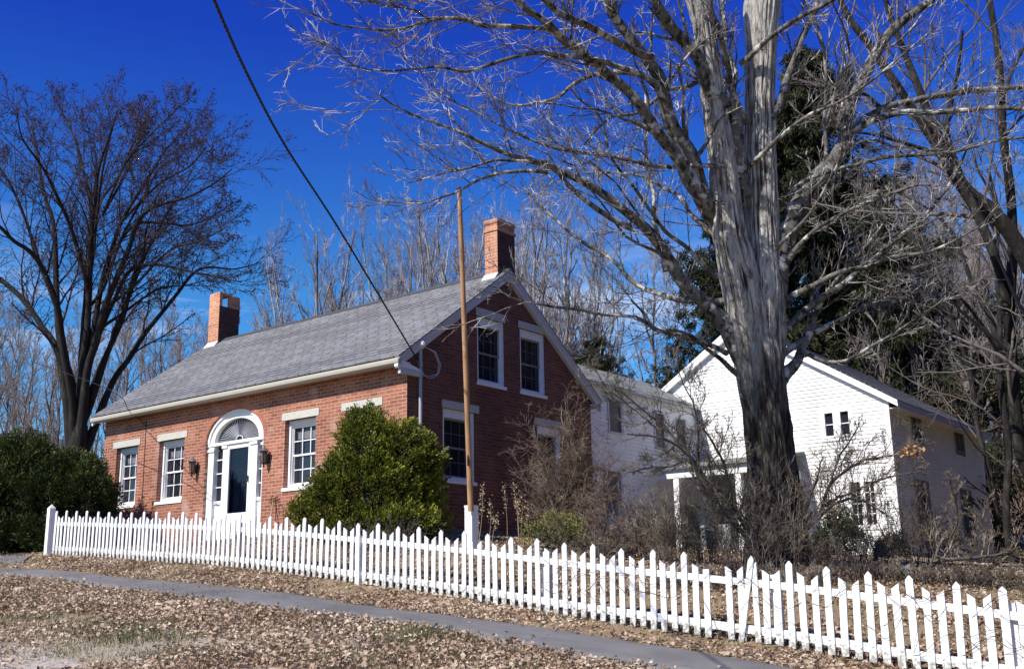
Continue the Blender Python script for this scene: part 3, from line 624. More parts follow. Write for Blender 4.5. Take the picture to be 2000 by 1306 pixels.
for k in range(NS+1):
    t = math.pi*(k+.5)/(NS+1)
    wdd = .0012 if 1.25 < t < 1.75 else .0044
    c, s = math.cos(t), math.sin(t); hw, hh = dhw-.225, .54
    a = (dcx+.17*c, DSP+.15*s); b = (dcx+hw*c, DSP+hh*s); nx_, nz_ = -s*wdd, c*wdd
    sp.prism([(a[0]-nx_*.12,.165,a[1]-nz_*.12),(b[0]-nx_,.165,b[1]-nz_),(b[0]+nx_,.165,b[1]+nz_),(a[0]+nx_*.12,.165,a[1]+nz_*.12)], (0,.02,0))
sp.build('fanlight_spokes', mat('fan_spoke_paint', (.55,.56,.60), .5), dwo)
hb = TB(); hb.tube([(dcx+.13*math.cos(math.pi*k/10), .16, DSP+.02+.10*math.sin(math.pi*k/10)) for k in range(11)], .014, 6); hb.build('fanlight_hub', mat('fan_spoke_paint'), dwo)
sdn = TB(); da, db = -5.90, -5.04
sdn.box(da,da+.08,.10,.15,zdb+.02,DSP-.121); sdn.box(db-.08,db,.10,.15,zdb+.02,DSP-.121); sdn.box(da+.08,db-.08,.10,.15,DSP-.18,DSP-.121); sdn.box(da+.08,db-.08,.10,.15,zdb+.02,1.92)
sd_ = sdn.build('storm_door', white, hr)
q = TB(); q.box(db-.06,db-.03,.06,.10,2.62,2.74); q.lathe((db-.045,.07,2.60),[(.012,0),(.02,.02),(.012,.05)],8); q.build('handle', blackm, sd_)
bd = TB(); bd.box(da+.05,db-.05,.225,.26,zdb+.02,DSP-.13)
x0_, x1_ = da+.17, db-.17; xm = (x0_+x1_)/2
for (qa, qb) in ((2.0,2.38),(2.46,2.86),(2.95,3.22)):
    for (ua, ub) in ((x0_,xm-.03),(xm+.03,x1_)):
        bd.box(ua,ub,.218,.2249,qa,qb); bd.box(ua+.03,ub-.03,.212,.2179,qa+.03,qb-.03)
bdo = bd.build('front_door', bluedoor, hr)
pg = mat('storm_glass', (.02,.02,.03), .05, spec=.5)
def glassy(name, tint, transp, rough=.02):
    m = bpy.data.materials.new(name); m.use_nodes = True; n = m.node_tree.nodes; L = m.node_tree.links; n.clear()
    o = n.new('ShaderNodeOutputMaterial'); t = n.new('ShaderNodeBsdfTransparent'); t.inputs[0].default_value = (*tint,1); gl = n.new('ShaderNodeBsdfGlossy'); gl.inputs['Roughness'].default_value = rough
    fr = n.new('ShaderNodeFresnel'); fr.inputs[0].default_value = 1.5; x = n.new('ShaderNodeMixShader'); L.new(fr.outputs[0], x.inputs[0]); L.new(t.outputs[0], x.inputs[1]); L.new(gl.outputs[0], x.inputs[2]); L.new(x.outputs[0], o.inputs[0]); MATS[name] = m; return m
clearg = glassy('clear_glass', (.8,.85,.9), .9)
q = TB(); q.quad((da+.08,.13,1.92),(db-.08,.13,1.92),(db-.08,.13,DSP-.18),(da+.08,.13,DSP-.18)); q.build('storm_pane', clearg, sd_)
dk = TB(); dk.box(DX0+.003,DX1-.003,.27,.30,zdb,4.3); dk.build('vestibule', darkin, hr)
# brick arch ring of headers
br = TB(); NB = 46
for k in range(NB):
    t0, t1 = math.pi*(k+.12)/NB, math.pi*(k+.88)/NB
    P = lambda r, t: (dcx+(dhw+r)*math.cos(t), DSP+(4.33-DSP+r)*math.sin(t))
    a, b, c, d = P(.012,t0), P(.125,t0), P(.125,t1), P(.012,t1)
    br.prism([(a[0],-.008,a[1]),(b[0],-.008,b[1]),(c[0],-.008,c[1]),(d[0],-.008,d[1])], (0,.02,0))
br.build('arch_bricks', brick_a, hr)
# door step
st = TB(); st.box(DX0-.1,DX1+.1,-.75,-.045,.8,1.10); st.build('doorstep', stone, hr)
# lanterns beside the door
def lantern(x, z):
    r = thing('wall_lantern', 'black carriage lantern on the brick left of the arched doorway' if x < -5.5 else 'black carriage lantern on the brick right of the arched doorway', 'lantern', (x, 0, z), 'lanterns flanking the front door')
    b = TB(); b.box(x-.05,x+.05,-.03,-.001,z-.16,z+.02); b.tube([(x,-.03,z-.12),(x,-.07,z-.19),(x,-.13,z-.17)], .012, 6); b.build('bracket', blackm, r)
    y = -.14
    c = TB()
    for k in range(6):
        a = 2*math.pi*k/6; c.tube([(x+.05*math.cos(a),y+.05*math.sin(a),z-.16),(x+.078*math.cos(a),y+.078*math.sin(a),z+.09)], .006, 4)
    c.lathe((x,y,z-.19),[(.02,0),(.055,.02),(.055,.035)],6); c.lathe((x,y,z+.085),[(.085,0),(.088,.012),(.088,.02)],6); cg = c.build('cage', blackm, r)
    g_ = TB(); g_.lathe((x,y,z-.155),[(.045,0),(.072,.24)],6); g_.build('glass', lampglass, r)
    h = TB(); h.lathe((x,y,z+.105),[(.11,0),(.10,.012),(.055,.07),(.022,.085),(.012,.10),(.022,.115),(.008,.14)],10); h.build('cap', mat('lamp_cap_metal', (.22,.20,.20), .35, metal=.6), r)
    t = TB(); t.lathe((x,y,z-.26),[(.006,0),(.022,.03),(.018,.07)],8); t.build('finial', blackm, r)
lantern(-6.90, 3.09); lantern(-4.27, 3.10)
# tools by the door
r = thing('garden_rake', 'wooden handled garden rake leaning on the brick right of the door', 'rake', (-3.85,-.35,1.15))
t = TB(); t.tube([(-3.72,-.42,1.12),(-3.98,-.06,2.12)], .014, 7); t.build('handle', woodt, r)
t = TB(); t.tube([(-4.10,-.05,2.12),(-3.84,-.05,2.17)], .012, 6)
for k in range(9): xx = -4.09+.03*k; t.tube([(xx,-.06,2.13+.005*k),(xx+.01,-.10,2.06)], .004, 4)
t.build('head', rust, r)
r = thing('plant_hanger', 'thin rusty iron garden hook standing by the brick right of the door', 'garden hook', (-3.7,-.25,1.15))
t = TB(); t.tube([(-3.70,-.2,1.1),(-3.72,-.2,1.9),(-3.75,-.2,2.12),(-3.84,-.2,2.19),(-3.90,-.2,2.10),(-3.86,-.2,1.98)], .010, 6); t.build('hook', rust, r)
pp = (-4.62,-.45,1.10)
r = thing('planter', 'round planter with dry brown stalks on the doorstep', 'planter', pp)
t = TB(); t.lathe((pp[0],pp[1],1.10),[(.11,0),(.15,.20),(.165,.21),(.165,.25),(.14,.25)],16); t.build('pot', mat('terracotta', (.20,.09,.05), .8), r)
rg = np.random.default_rng(8)
P0 = np.array([[pp[0],pp[1],1.33]])+np.zeros((26,1))*0; Dd = rg.normal(size=(26,3))*[.5,.5,.2]+[0,0,.9]
Pl = P0[:,None,:]+Dd[:,None,:]*np.linspace(0,.20,4)[None,:,None]; V,F = tubes([(Pl, np.full((26,4),.005))],3); link('dry_stalks', V, F, stalk, r)
# service mast and cables on the gable
r = thing('service_mast', 'grey electric service mast with a looped drip cable at the gable corner', 'service mast', (.10,.32,1.2))
t = TB(); t.tube([(.075,.32,1.6),(.075,.32,5.0)], .036, 12); t.build('conduit', greym, r)
t = TB(); t.lathe((.075,.32,4.6),[(.05,0),(.05,.08)],12); t.build('coupling', greym, r)
t = TB(); t.lathe((.085,.33,4.98),[(.05,0),(.075,.03),(.095,.06),(.085,.12),(.05,.16),(.01,.18)],14); t.build('weatherhead', mat('weatherhead_metal', (.62,.62,.64), .4), r)
t = TB(); c0 = np.array((.13,.40,5.02))
for dz_, dy_ in ((0,0),(.05,.05)):
    t.tube([c0+(0,0,0), c0+(.05,.22+dy_,-.08), c0+(.06,.36+dy_,-.32), c0+(.05,.32+dy_,-.56+dz_), c0+(.02,.12,-.66+dz_), c0+(0,-.04,-.60), c0+(-.02,-.12,-.44), (.07,.20,4.74)], .011, 6)
t.build('drip_loop', palec, r)
t = TB(); t.tube([(.13,.42,4.42),(.14,.52,4.36),(.14,.64,4.42),(.14,.72,4.52)], .02, 6); t.build('splice', blackm, r)
m = brickmat  # noqa
# overhead service cable: three twisted strands
A = np.array((.08,.22,4.72)); Bp = at(418, 0, 9.5); Cc = at(250,-420,6.4)
base, _ = resample([A, at(748,590,19.0), at(655,436,16.6), at(560,290,13.9), at(490,160,11.7), Bp, Cc], np.ones(7), 700)
sag = base.copy()
t = TB(); Tn = np.gradient(base, axis=0); Tn /= np.linalg.norm(Tn, axis=1, keepdims=True); Nn = np.cross(Tn, [0,0,1.]); Nn /= np.linalg.norm(Nn, axis=1, keepdims=True); Bn = np.cross(Tn, Nn)
G = []
for k in range(3):
    a = np.arange(700)*.42+k*2*np.pi/3; P = base+.009*(np.cos(a)[:,None]*Nn+np.sin(a)[:,None]*Bn); G.append(P)
V, F = tubes([(np.array(G), np.full((3,700), .0085))], 6)
tagp(link('power_cable', V, F, cable, smooth=True), 'thick twisted black power cable coming down to the gable corner', 'cable')
t = TB(); t.tube(resample([at(60,705,27), at(183,748,25), at(236,774,24.2), (-9.28,-.42,4.66), (-9.20,-.05,4.42), (-9.12,-.015,4.3)], np.ones(6), 30)[0], .009, 5)
tagp(t.build('phone_cable', cable), 'thin black cable running from the left to the gutter above the windows', 'cable')
t = TB(); t.tube([(-9.12,-.012,4.44),(-9.10,-.012,3.4),(-9.08,-.012,2.2),(-9.06,-.012,1.2)], .008, 5); tagp(t.build('wall_cable', rust), 'thin rusty cable down the brick between the two left windows', 'cable')
#STAGE3
# ================================================================== BARN, ELL, PORCH
br_ = thing('white_barn', 'large white clapboard barn with paired narrow windows behind the big maple', 'barn', (.68, 18, 1.0))
BX0, BX1, BY0, BY1 = -3.64, 5.0, 14.0, 23.0; BAX, BRZ, BP = .68, 8.03, .645
def bz(x): return BRZ-.03-BP*abs(x-BAX)
def claps(tb, u0f, u1f, z0, z1, holes, T, step=.104):
    """clapboards: T(u,out,z); u0f/u1f(z) give the extents; holes (u0,u1,z0,z1)"""
    z = z0; rg = random.Random(3)
    while z < z1:
        za, zb_ = z, min(z+step, z1); zm = (za+zb_)/2; segs = [(u0f(zm), u1f(zm))]
        for h in holes:
            if h[2] < zb_-.01 and h[3] > za+.01:
                ns = []
                for (a, b) in segs:
                    if h[1] <= a or h[0] >= b: ns.append((a,b)); continue
                    if h[0] > a: ns.append((a, h[0]))
                    if h[1] < b: ns.append((h[1], b))
                segs = ns
        for (a, b) in segs:
            if b-a < .02: continue
            ja = rg.uniform(-.002,.003)
            tb.quad(T(a,.020+ja,za), T(b,.020+ja,za), T(b,.002,zb_), T(a,.002,zb_)); tb.quad(T(a,.0,za), T(b,.0,za), T(b,.020+ja,za), T(a,.020+ja,za))
        z += step
TF = lambda u, o_, z: (u, BY0-o_, z); TS = lambda u, o_, z: (BX1+o_, u, z)
fw_holes = [(3.10,3.94,4.19,4.97),(3.68,4.48,1.66,2.95),(.95,1.75,1.66,2.95)]
sw_holes = [(15.9,16.65,4.2,4.92),(20.05,20.85,4.2,4.92),(15.55,16.7,1.62,2.9),(19.95,21.0,1.6,2.9)]
t = TB(); claps(t, lambda z: max(BX0, BAX-(BRZ-.03-z)/BP), lambda z: min(BX1-.1, BAX+(BRZ-.03-z)/BP), .55, BRZ-.1, fw_holes, TF)
t.build('gable_wall', clap, br_); t = TB(); t.quad((BX0,BY1,.4),(BX1,BY1,.4),(BX1,BY1,bz(BX1)),(BAX,BY1,BRZ-.05),(BX0,BY1,bz(BX0)))
t.build('gable_wall', clap, br_)
t = TB(); claps(t, lambda z: BY0+.12, lambda z: BY1, .35, bz(BX1), sw_holes, TS); t.build('side_wall', clap, br_); t = TB(); t.quad((BX0,BY0,.4),(BX0,BY1,.4),(BX0,BY1,bz(BX0)),(BX0,BY0,bz(BX0)))
t.build('side_wall', clap, br_)
for q_ in ((BX1-.10,BX1+.03,BY0-.03,BY0+.11,.45,bz(BX1)),(BX1+.001,BX1+.03,BY1-.1,BY1,.3,bz(BX1)-.01),(-.10,.0,BY0-.03,BY0-.001,5.2,7.3)): t = TB(); t.box(*q_); t.build('corner_board', white, br_)
def pairwin(T, u0, u1, z0, z1, parent, rows, cols, fm, mw=.06):
    """two narrow casements side by side"""
    def bx(tb, a, b, c, d, e, f): tb.hexa([T(a,c,e),T(b,c,e),T(b,d,e),T(a,d,e)],[T(a,c,f),T(b,c,f),T(b,d,f),T(a,d,f)])
    fr = TB(); cw = .07; um = (u0+u1)/2
    bx(fr,u0,u0+cw,-.08,.034,z0,z1); bx(fr,u1-cw,u1,-.08,.034,z0,z1); bx(fr,um-mw,um+mw,-.08,.03,z0+.05,z1-cw); bx(fr,u0+cw,u1-cw,-.08,.034,z1-cw,z1); bx(fr,u0+.0005,u1-.0005,-.08,.052,z0-.02,z0+.05)
    bx(fr,u0-.075,u0-.001,-.0,.040,z0-.10,z1+.10); bx(fr,u1+.001,u1+.075,-.0,.040,z0-.10,z1+.10); bx(fr,u0-.001,u1+.001,-.0,.040,z1+.001,z1+.10); bx(fr,u0-.001,u1+.001,-.0,.040,z0-.10,z0-.021)
    f = fr.build('window_frame', fm, parent); mu = TB()
    for (a, b) in ((u0+cw,um-mw),(um+mw,u1-cw)):
        for k in range(1,cols): u = a+(b-a)*k/cols; bx(mu,u-.011,u+.011,-.05,-.02,z0+.05,z1-cw)
        for k in range(1,rows): zz = z0+.05+(z1-cw-z0-.05)*k/rows; bx(mu,a,b,-.05,-.02,zz-.013,zz+.013)
    if mu.F: mu.build('muntins', fm, f)
    p = TB(); p.quad(T(u0+cw,-.055,z0+.05),T(u1-cw,-.055,z0+.05),T(u1-cw,-.055,z1-cw),T(u0+cw,-.055,z1-cw)); p.build('pane', glass, f)
    return f
greytrim = mat('barn_window_grey', (.40,.39,.40), .7)
pairwin(TF,3.10,3.94,4.19,4.97,br_,2,1,white,.11); pairwin(TF,3.68,4.48,1.66,2.95,br_,4,2,white); pairwin(TF,.95,1.75,1.66,2.95,br_,4,2,white)
for h in sw_holes: pairwin(TS,*h,br_,4 if h[2] < 3 else 2,1,mat('dark_sash', (.16,.16,.17), .7),.05)
# barn roof
t = TB(); ro = .18
for s in (-1, 1):
    xe = BAX+s*(4.32+.34); n_ = 34
    for k in range(n_):
        xa = xe+(BAX-xe)*k/n_; xb = xe+(BAX-xe)*(k+1)/n_; za = BRZ-BP*abs(xa-BAX); zb_ = BRZ-BP*abs(xb-BAX)
        t.quad((xa,BY0-ro,za+.012),(xa,BY1+ro,za+.012),(xb,BY1+ro,zb_+.002),(xb,BY0-ro,zb_+.002)); t.quad((xa,BY0-ro,za-.01),(xa,BY1+ro,za-.01),(xa,BY1+ro,za+.012),(xa,BY0-ro,za+.012))
t.build('roof', roof_b, br_)
for s in (-1, 1):
    xe = BAX+s*(4.32+.33); ze = BRZ-BP*4.65
    for (y0, y1, hh) in ((BY0-ro+.01,BY0-.024,.23),(BY1+.01,BY1+ro-.01,.2)):
        t = TB(); t.prism([(xe,y0,ze-.015-hh*.75),(xe,y0,ze-.015),(BAX,y0,BRZ-.015),(BAX,y0,BRZ-.015-hh*1.1)] if s>0 else [(BAX,y0,BRZ-.015-hh*1.1),(BAX,y0,BRZ-.015),(xe,y0,ze-.015),(xe,y0,ze-.015-hh*.75)], (0,y1-y0,0)); t.build('rake_board', white, br_)
    t = TB(); t.prism([(xe,BY0-ro-.006,ze-.085),(xe,BY0-ro-.006,ze-.012),(BAX,BY0-ro-.006,BRZ-.012),(BAX,BY0-ro-.006,BRZ-.085)], (0,.015,0)); t.build('rake_moulding', white, br_)
t = TB(); xe = BX1+.34
t.box(xe-.03,xe-.005,BY0-.02,BY1+.01,BRZ-BP*4.66-.20,BRZ-BP*4.66-.012); t.box(BX1+.031,xe-.031,BY0+.0,BY1,BRZ-BP*4.66-.20,BRZ-BP*4.66-.17); t.build('fascia', trim_g, br_)
# ---- ell between house and barn
er = thing('white_ell', 'low white connecting wing with shuttered windows between brick house and barn', 'house wing', (-2.5, 10.3, 1.1))
EX, EZ = -1.0, 5.60
t = TB(); TE = lambda u, o_, z: (EX+o_, u, z)
ehole = [(9.05,9.66,4.30,5.18),(11.5,12.0,4.10,5.10),(12.8,13.3,4.15,5.08),(8.6,9.5,2.05,3.2)]
claps(t, lambda z: 6.7, lambda z: 13.99, .9, EZ-.02, ehole, TE, .11)
t.quad((-4.2,6.7,.9),(-4.2,13.99,.9),(-4.2,13.99,EZ),(-4.2,6.7,EZ)); t.quad((EX-.002,6.70,.9),(-4.2,6.70,.9),(-4.2,6.70,EZ),(EX-.002,6.70,EZ)); t.build('wall', clap, er)
t = TB(); t.quad((EX+.22,6.7,EZ-.06),(EX+.22,13.9,EZ-.06),(-2.6,13.9,EZ+.95),(-2.6,6.7,EZ+.95)); t.quad((-4.4,6.7,EZ-.06),(-2.6,6.7,EZ+.95),(-2.6,13.9,EZ+.95),(-4.4,13.9,EZ-.06)); t.quad((EX,6.69,EZ),(-2.6,6.69,EZ+.94),(-4.2,6.69,EZ))
t.quad((EX+.22,6.7,EZ-.075),(EX+.22,13.9,EZ-.075),(EX+.22,13.9,EZ-.06),(EX+.22,6.7,EZ-.06)); t.build('roof', roof_e, er)
t = TB(); t.box(EX+.025,EX+.20,6.72,13.9,EZ-.13,EZ-.078); t.build('fascia', trim_g, er)
scr = mat('screen_grey', (.06,.06,.065), .6, noise=[((.12,.12,.13), 3, .4, .7, (1,1,9))])
for (a, b, z0, z1) in ehole:
    f = TB(); cw = .05
    f.box(EX-.05,EX+.035,a-cw,a,z0-cw,z1+cw); f.box(EX-.05,EX+.035,b,b+cw*2.2,z0-cw,z1+cw); f.box(EX-.05,EX+.035,a,b,z1,z1+cw); f.box(EX-.05,EX+.05,a,b,z0-cw,z0)
    fo = f.build('window_frame', trim_g, er)
    p = TB(); p.quad((EX-.01,a,z0),(EX-.01,b,z0),(EX-.01,b,z1),(EX-.01,a,z1)); p.build('pane', scr, fo)
# deck with balusters beside the ell
dr = thing('deck', 'small grey wooden deck with upright balusters against the white wing', 'deck', (.3, 8.2, 1.1))
t = TB(); t.box(EX+.06,.62,6.85,9.4,1.38,1.46); t.build('floor', porchg, dr)
t = TB(); t.box(.55,.61,6.85,9.4,2.06,2.12); t.box(.55,.61,6.85,9.4,1.52,1.56); t.box(EX+.06,.55,6.85,6.9,2.06,2.12)
for k in range(9): z_ = 6.85+k*.31
for y_ in (6.88,8.1,9.36): t.box(.54,.62,y_-.04,y_+.04,1.0,2.15)
t.build('railing', porchg, dr)
for k in range(18): y_ = 6.98+k*.135; t = TB(); t.box(.565,.595,y_,y_+.035,1.56,2.06); t.build('baluster', porchg, dr)
for k in range(9): x_ = EX+.15+k*.155; t = TB(); t.box(x_,x_+.035,6.86,6.89,1.46,2.06); t.build('baluster', porchg, dr)
# porch at the foot of the barn
pr = thing('porch', 'white posted porch with grey roof half hidden by brush before the barn', 'porch', (.8, 12.2, 1.0))
for x_ in (-.10, 1.80): t = TB(); t.box(x_-.085,x_+.085,11.0,11.17,.9,3.08); t.build('post', white, pr)
t = TB(); t.box(-.62,2.35,10.98,11.19,3.085,3.32); t.build('beam', white, pr); t = TB(); t.box(2.15,2.35,11.2,13.96,3.085,3.32); t.build('beam', white, pr)
t = TB(); t.hexa([(-.66,10.85,3.34),(2.5,10.85,3.34),(2.5,13.95,3.80),(-.66,13.95,3.80)],[(-.66,10.85,3.40),(2.5,10.85,3.40),(2.5,13.95,3.86),(-.66,13.95,3.86)]); t.build('roof', roof_e, pr)
t = TB(); t.box(-.55,2.2,13.90,13.965,1.0,3.4); t.build('back_panel', porchg, pr)
t = TB(); t.box(.55,1.45,11.05,11.10,1.05,1.75); t.build('skirt_panel', porchg, pr)
t = TB(); t.box(-.6,2.4,10.9,13.88,.85,1.05); t.build('floor', porchg, pr)
#STAGE4
# ================================================================== PICKET FENCE
def fpt(n):     # n = cycle index (tall pickets at integers)
    px = (FA+FB*n)/(1+FC*n)
    py = np.interp(px, [p[0] for p in fence_base], [p[1] for p in fence_base]); d = 23.5*(1+FC*n); p = at(px, py, d); return p
picketm = mat('picket_paint', (.80,.80,.785), .65, noise=[((.58,.58,.53), 7, .50, .74, (1,1,.4)), ((.30,.29,.25), 34, .63, .74, (1,1,.2))], bump=(90,.35,.003,(1,1,.12)))
n_ = picketm.node_tree.nodes; L_b = picketm.node_tree.links; b_ = n_['Principled BSDF']; s0_ = b_.inputs['Base Color'].links[0].from_socket
at0 = n_.new('ShaderNodeAttribute'); at0.attribute_name = 'rnd'; tn = n_.new('ShaderNodeTexNoise'); tn.inputs['Scale'].default_value = 26; tn.inputs['Detail'].default_value = 6; gn = n_.new('ShaderNodeNewGeometry'); L_b.new(gn.outputs['Position'], tn.inputs['Vector'])
ma_ = n_.new('ShaderNodeMath'); ma_.operation = 'MULTIPLY_ADD'; ma_.inputs[1].default_value = -.9; L_b.new(tn.outputs[0], ma_.inputs[0]); L_b.new(at0.outputs['Fac'], ma_.inputs[2])
r0_ = n_.new('ShaderNodeMapRange'); r0_.inputs['From Min'].default_value = -.42; r0_.inputs['From Max'].default_value = -.26; r0_.inputs['To Min'].default_value = .85; r0_.inputs['To Max'].default_value = 0; L_b.new(ma_.outputs[0], r0_.inputs[0])
x_ = n_.new('ShaderNodeMixRGB'); x_.inputs['Color2'].default_value = (.24,.23,.18,1); L_b.new(r0_.outputs[0], x_.inputs['Fac']); L_b.new(s0_, x_.inputs['Color1']); L_b.new(x_.outputs[0], b_.inputs['Base Color'])
fr_ = thing('picket_fence', 'long white wooden picket fence with scalloped tips running down the slope', 'fence', fpt(20))
NC = 45; base_pts = {}
E0, E1 = fpt(0), fpt(43); fdir = (E1-E0)*[1,1,0]; fdir /= np.linalg.norm(fdir); fn_ = np.array((fdir[1], -fdir[0], 0))   # toward the camera
if np.dot(fn_, np.array((CX,CY,0))-E0) < 0: fn_ = -fn_
def loc_dir(n): a, b = fpt(n-.5), fpt(n+.5); d = (b-a)*[1,1,0]; return d/np.linalg.norm(d)
items = []; rg = random.Random(11)
for c in range(0, NC):
    for j in range(3):
        n = c+j/3; items.append((n, j, c))
items = [it for it in items if it[0] > .1 or it[1] == 0]
# short ones hidden / cut
def picket(n, j, c, tb=None):
    p = fpt(n); u = loc_dir(max(n,.6)); w2 = .040+rg.uniform(-.002,.002)
    top = (.97 if j == 0 else .865)+rg.uniform(-.014,.012); lean = rg.uniform(-.018,.018)+(.02 if n > 30 else 0); b0 = rg.uniform(.0,.03)+.01; yaw_ = rg.uniform(-.004,.004)
    if c == 35 and j == 2: top = .80; 
    if c == 36 and j == 0: return None
    if c == 37 and j == 0: lean = -.0
    cut = .045 if j == 0 else .055
    if j == 0: prof = [(-w2,b0),(w2,b0),(w2,top-cut),(0,top),(-w2,top-cut)]
    elif j == 1: prof = [(-w2,b0),(w2,b0),(w2,top-cut),(-w2,top)]
    else: prof = [(-w2,b0),(w2,b0),(w2,top),(-w2,top-cut)]
    if c == 35 and j == 2: prof = [(-w2,b0),(w2,b0),(w2,top),(-w2,top)]
    if n < 21 and j == 0: prof = [(-w2,b0),(w2,b0),(w2,top-.04),(w2*.6,top-.012),(0,top),(-w2*.6,top-.012),(-w2,top-.04)]
    pts = [p+u*(a+lean*q/1.0*1.0)+fn_*(.012+yaw_)+np.array((0,0,q)) for a, q in prof]
    return pts
def cloc(n): return 36.95
pick = []
for (n, j, c) in items:
    pts = picket(n, j, c)
    if pts is not None: pick.append((n, pts))
    hts = {}
# leaning loose picket
p = fpt(36.98); u = loc_dir(37); pts = [p+u*(a-.17+.21*q)+fn_*.034+np.array((0,0,q+.0)) for a, q in [(-.035,.02),(.035,.02),(.035,.95),(0,1.0),(-.035,.95)]]
pick = [x for x in pick if not (36.9 < x[0] < 37.1)]
pick.append((36.98, pts)); pt2 = [p+u*(a+.05)+fn_*.012+np.array((0,0,q)) for a, q in [(-.035,.02),(.035,.02),(.035,.93),(-.035,.86)]]; pick.append((37.05, pt2))
pick.sort(key=lambda x: -x[0])
far = TB()
for i, (n, pts) in enumerate(pick):
    if i < 99: t = TB(); t.prism(pts, tuple(-fn_*.02)); o = t.build('picket', picketm, fr_, attr=t.hattr())
    else: far.prism(pts, tuple(-fn_*.02))
    if n == 36.98: o['label'] = 'loose picket leaning across its neighbour'
o = far.build('picket', picketm, fr_, attr=far.hattr()); o['kind'] = 'stuff'
for (za, zb_, yo, nm) in ((.655,.735,-.012,'top_rail'),(.12,.215,-.012,'bottom_rail')):
    t = TB(); ns = np.arange(0, NC+.01, 1.0)
    for a, b in zip(ns[:-1], ns[1:]):
        A, B = fpt(a), fpt(b)
        o0 = fn_*(yo); o1 = fn_*(yo-.035); z0 = np.array((0,0,za)); z1 = np.array((0,0,zb_))
        t.hexa([A+o0+z0, B+o0+z0, B+o1+z0, A+o1+z0], [A+o0+z1, B+o0+z1, B+o1+z1, A+o1+z1])
    t.build(nm, picketm, fr_, attr=t.hattr())
for n in (8.0, 14.8, 22.05, 30.15, 37.55, 43.1):
    p = fpt(n); u = loc_dir(n); t = TB(); hh = .93 if n != 22.05 else .88; s = .05 if n != 22.05 else .045
    sgn = (.0 if n == 22.05 else -.115)
    q = [p+u*a+fn_*(b+sgn) for a, b in ((-s,s),(s,s),(s,-s*.6),(-s,-s*.6))]
    t.hexa([x+np.array((0,0,-.3)) for x in q], [x+np.array((0,0,hh-.12)) for x in q]); t.build('post', fencep, fr_)
p = fpt(-.55); u = loc_dir(.6); s = .065; t = TB(); q = [p+u*a+fn_*b for a, b in ((-s,s),(s,s),(s,-s),(-s,-s))]
t.hexa([x+np.array((0,0,-.3)) for x in q], [x+np.array((0,0,1.03)) for x in q])
for k in range(4): t.quad(q[k]+np.array((0,0,1.03)), q[(k+1)%4]+np.array((0,0,1.03)), p+np.array((0,0,1.12)))
t.build('end_post', fencep, fr_)
# ================================================================== FLAGPOLE
fb = at(921,1066,17.0); fb[2] = h1(fb[0],fb[1])
fp = thing('flagpole', 'tall slim tan wooden pole rising from a white sleeve post behind the fence', 'pole', fb)
tp = at(897,368,16.9); sb = at(919.5,985,17.0)
t = TB(); t.tube([sb-(0,0,.1), sb*.5+tp*.5, tp], [.047,.042,.036], 14); t.build('pole', woodp, fp, smooth=True)
t = TB(); s = .075; zt = sb[2]+.0; 
for k in range(4): pass
t.box(fb[0]-s,fb[0]+s,fb[1]-s,fb[1]+s,fb[2]-.2,zt); t.build('sleeve', fencep, fp)
t = TB(); t.box(fb[0]-s-.006,fb[0]+s+.006,fb[1]-s-.006,fb[1]+s+.006,zt-.03,zt-.001); t.build('collar', fencep, fp)
t = TB(); t.lathe(tp, [(.02,-.03),(.045,-.02),(.045,.01),(.02,.02)], 12); t.build('cap', blackm, fp)
t = TB(); cl_ = sb*.86+tp*.14; t.box(cl_[0]+.02,cl_[0]+.045,cl_[1]-.075,cl_[1]-.045,cl_[2]-.09,cl_[2]+.09); t.box(cl_[0]+.0,cl_[0]+.03,cl_[1]-.06,cl_[1]-.03,cl_[2]-.02,cl_[2]+.02); t.build('cleat', blackm, fp)
#STAGE5
# ================================================================== BIG MAPLE
def limb3(pts, D, dz, n=18, rs=1.0, wob=0):
    """photo-pixel polyline (x,y,radius px) -> 3D points, dz = how much nearer(-)/farther(+) the tip is"""
    P = []; R = []; m = len(pts)
    for i, (x, y, r) in enumerate(pts):
        d = D+dz*(i/(m-1))**1.2; P.append(at(x, y, d)); R.append(max(r*d/FPX*rs, .004))
    return resample(P, R, n)
MD = 17.5
mb = at(1512, 1112, MD); mb[2] = h1(mb[0], mb[1])
mt = thing('maple_tree', 'huge old bare maple with shaggy grey twin stems spreading over the whole right half', 'tree', mb)
def barktube(P, R, k, amp, seed, fz=1.0):
    n = len(P); T = np.gradient(P, axis=0); T /= np.linalg.norm(T, axis=1, keepdims=True)
    ref = np.array((.79,.61,0.)); N = np.cross(T, np.cross(ref, T)); N /= np.linalg.norm(N, axis=1, keepdims=True); B = np.cross(T, N)
    s = np.concatenate([[0], np.cumsum(np.linalg.norm(np.diff(P,axis=0),axis=1))])
    th = np.arange(k)*2*np.pi/k
    u = np.stack(np.broadcast_arrays(np.cos(th)[None]*3.2*R.mean()*8, np.sin(th)[None]*3.2*R.mean()*8, s[:,None]*1.1*fz), -1)
    a = vnoise(u, seed)*.42+(1-np.abs(vnoise(u*[2.1,2.1,1.5], seed+1)*2-1))*.34+(1-np.abs(vnoise(u*[4.3,4.3,2.6], seed+2)*2-1))*.24
    rad_ = R[:,None]*(1+amp*(a-.5)*2)
    V = P[:,None]+rad_[...,None]*(np.cos(th)[None,:,None]*N[:,None]+np.sin(th)[None,:,None]*B[:,None])
    ii = np.arange(n*k).reshape(n,k); F = np.stack([ii[:-1], np.roll(ii[:-1],-1,1), np.roll(ii[1:],-1,1), ii[1:]], -1).reshape(-1,4)
    barktube.a = a.ravel(); return V.reshape(-1,3), F
def comb(lst):
    V = []; F = []; o = 0
    for v, f in lst: V.append(v); F.append(f+o); o += len(v)
    return np.concatenate(V), np.concatenate(F)
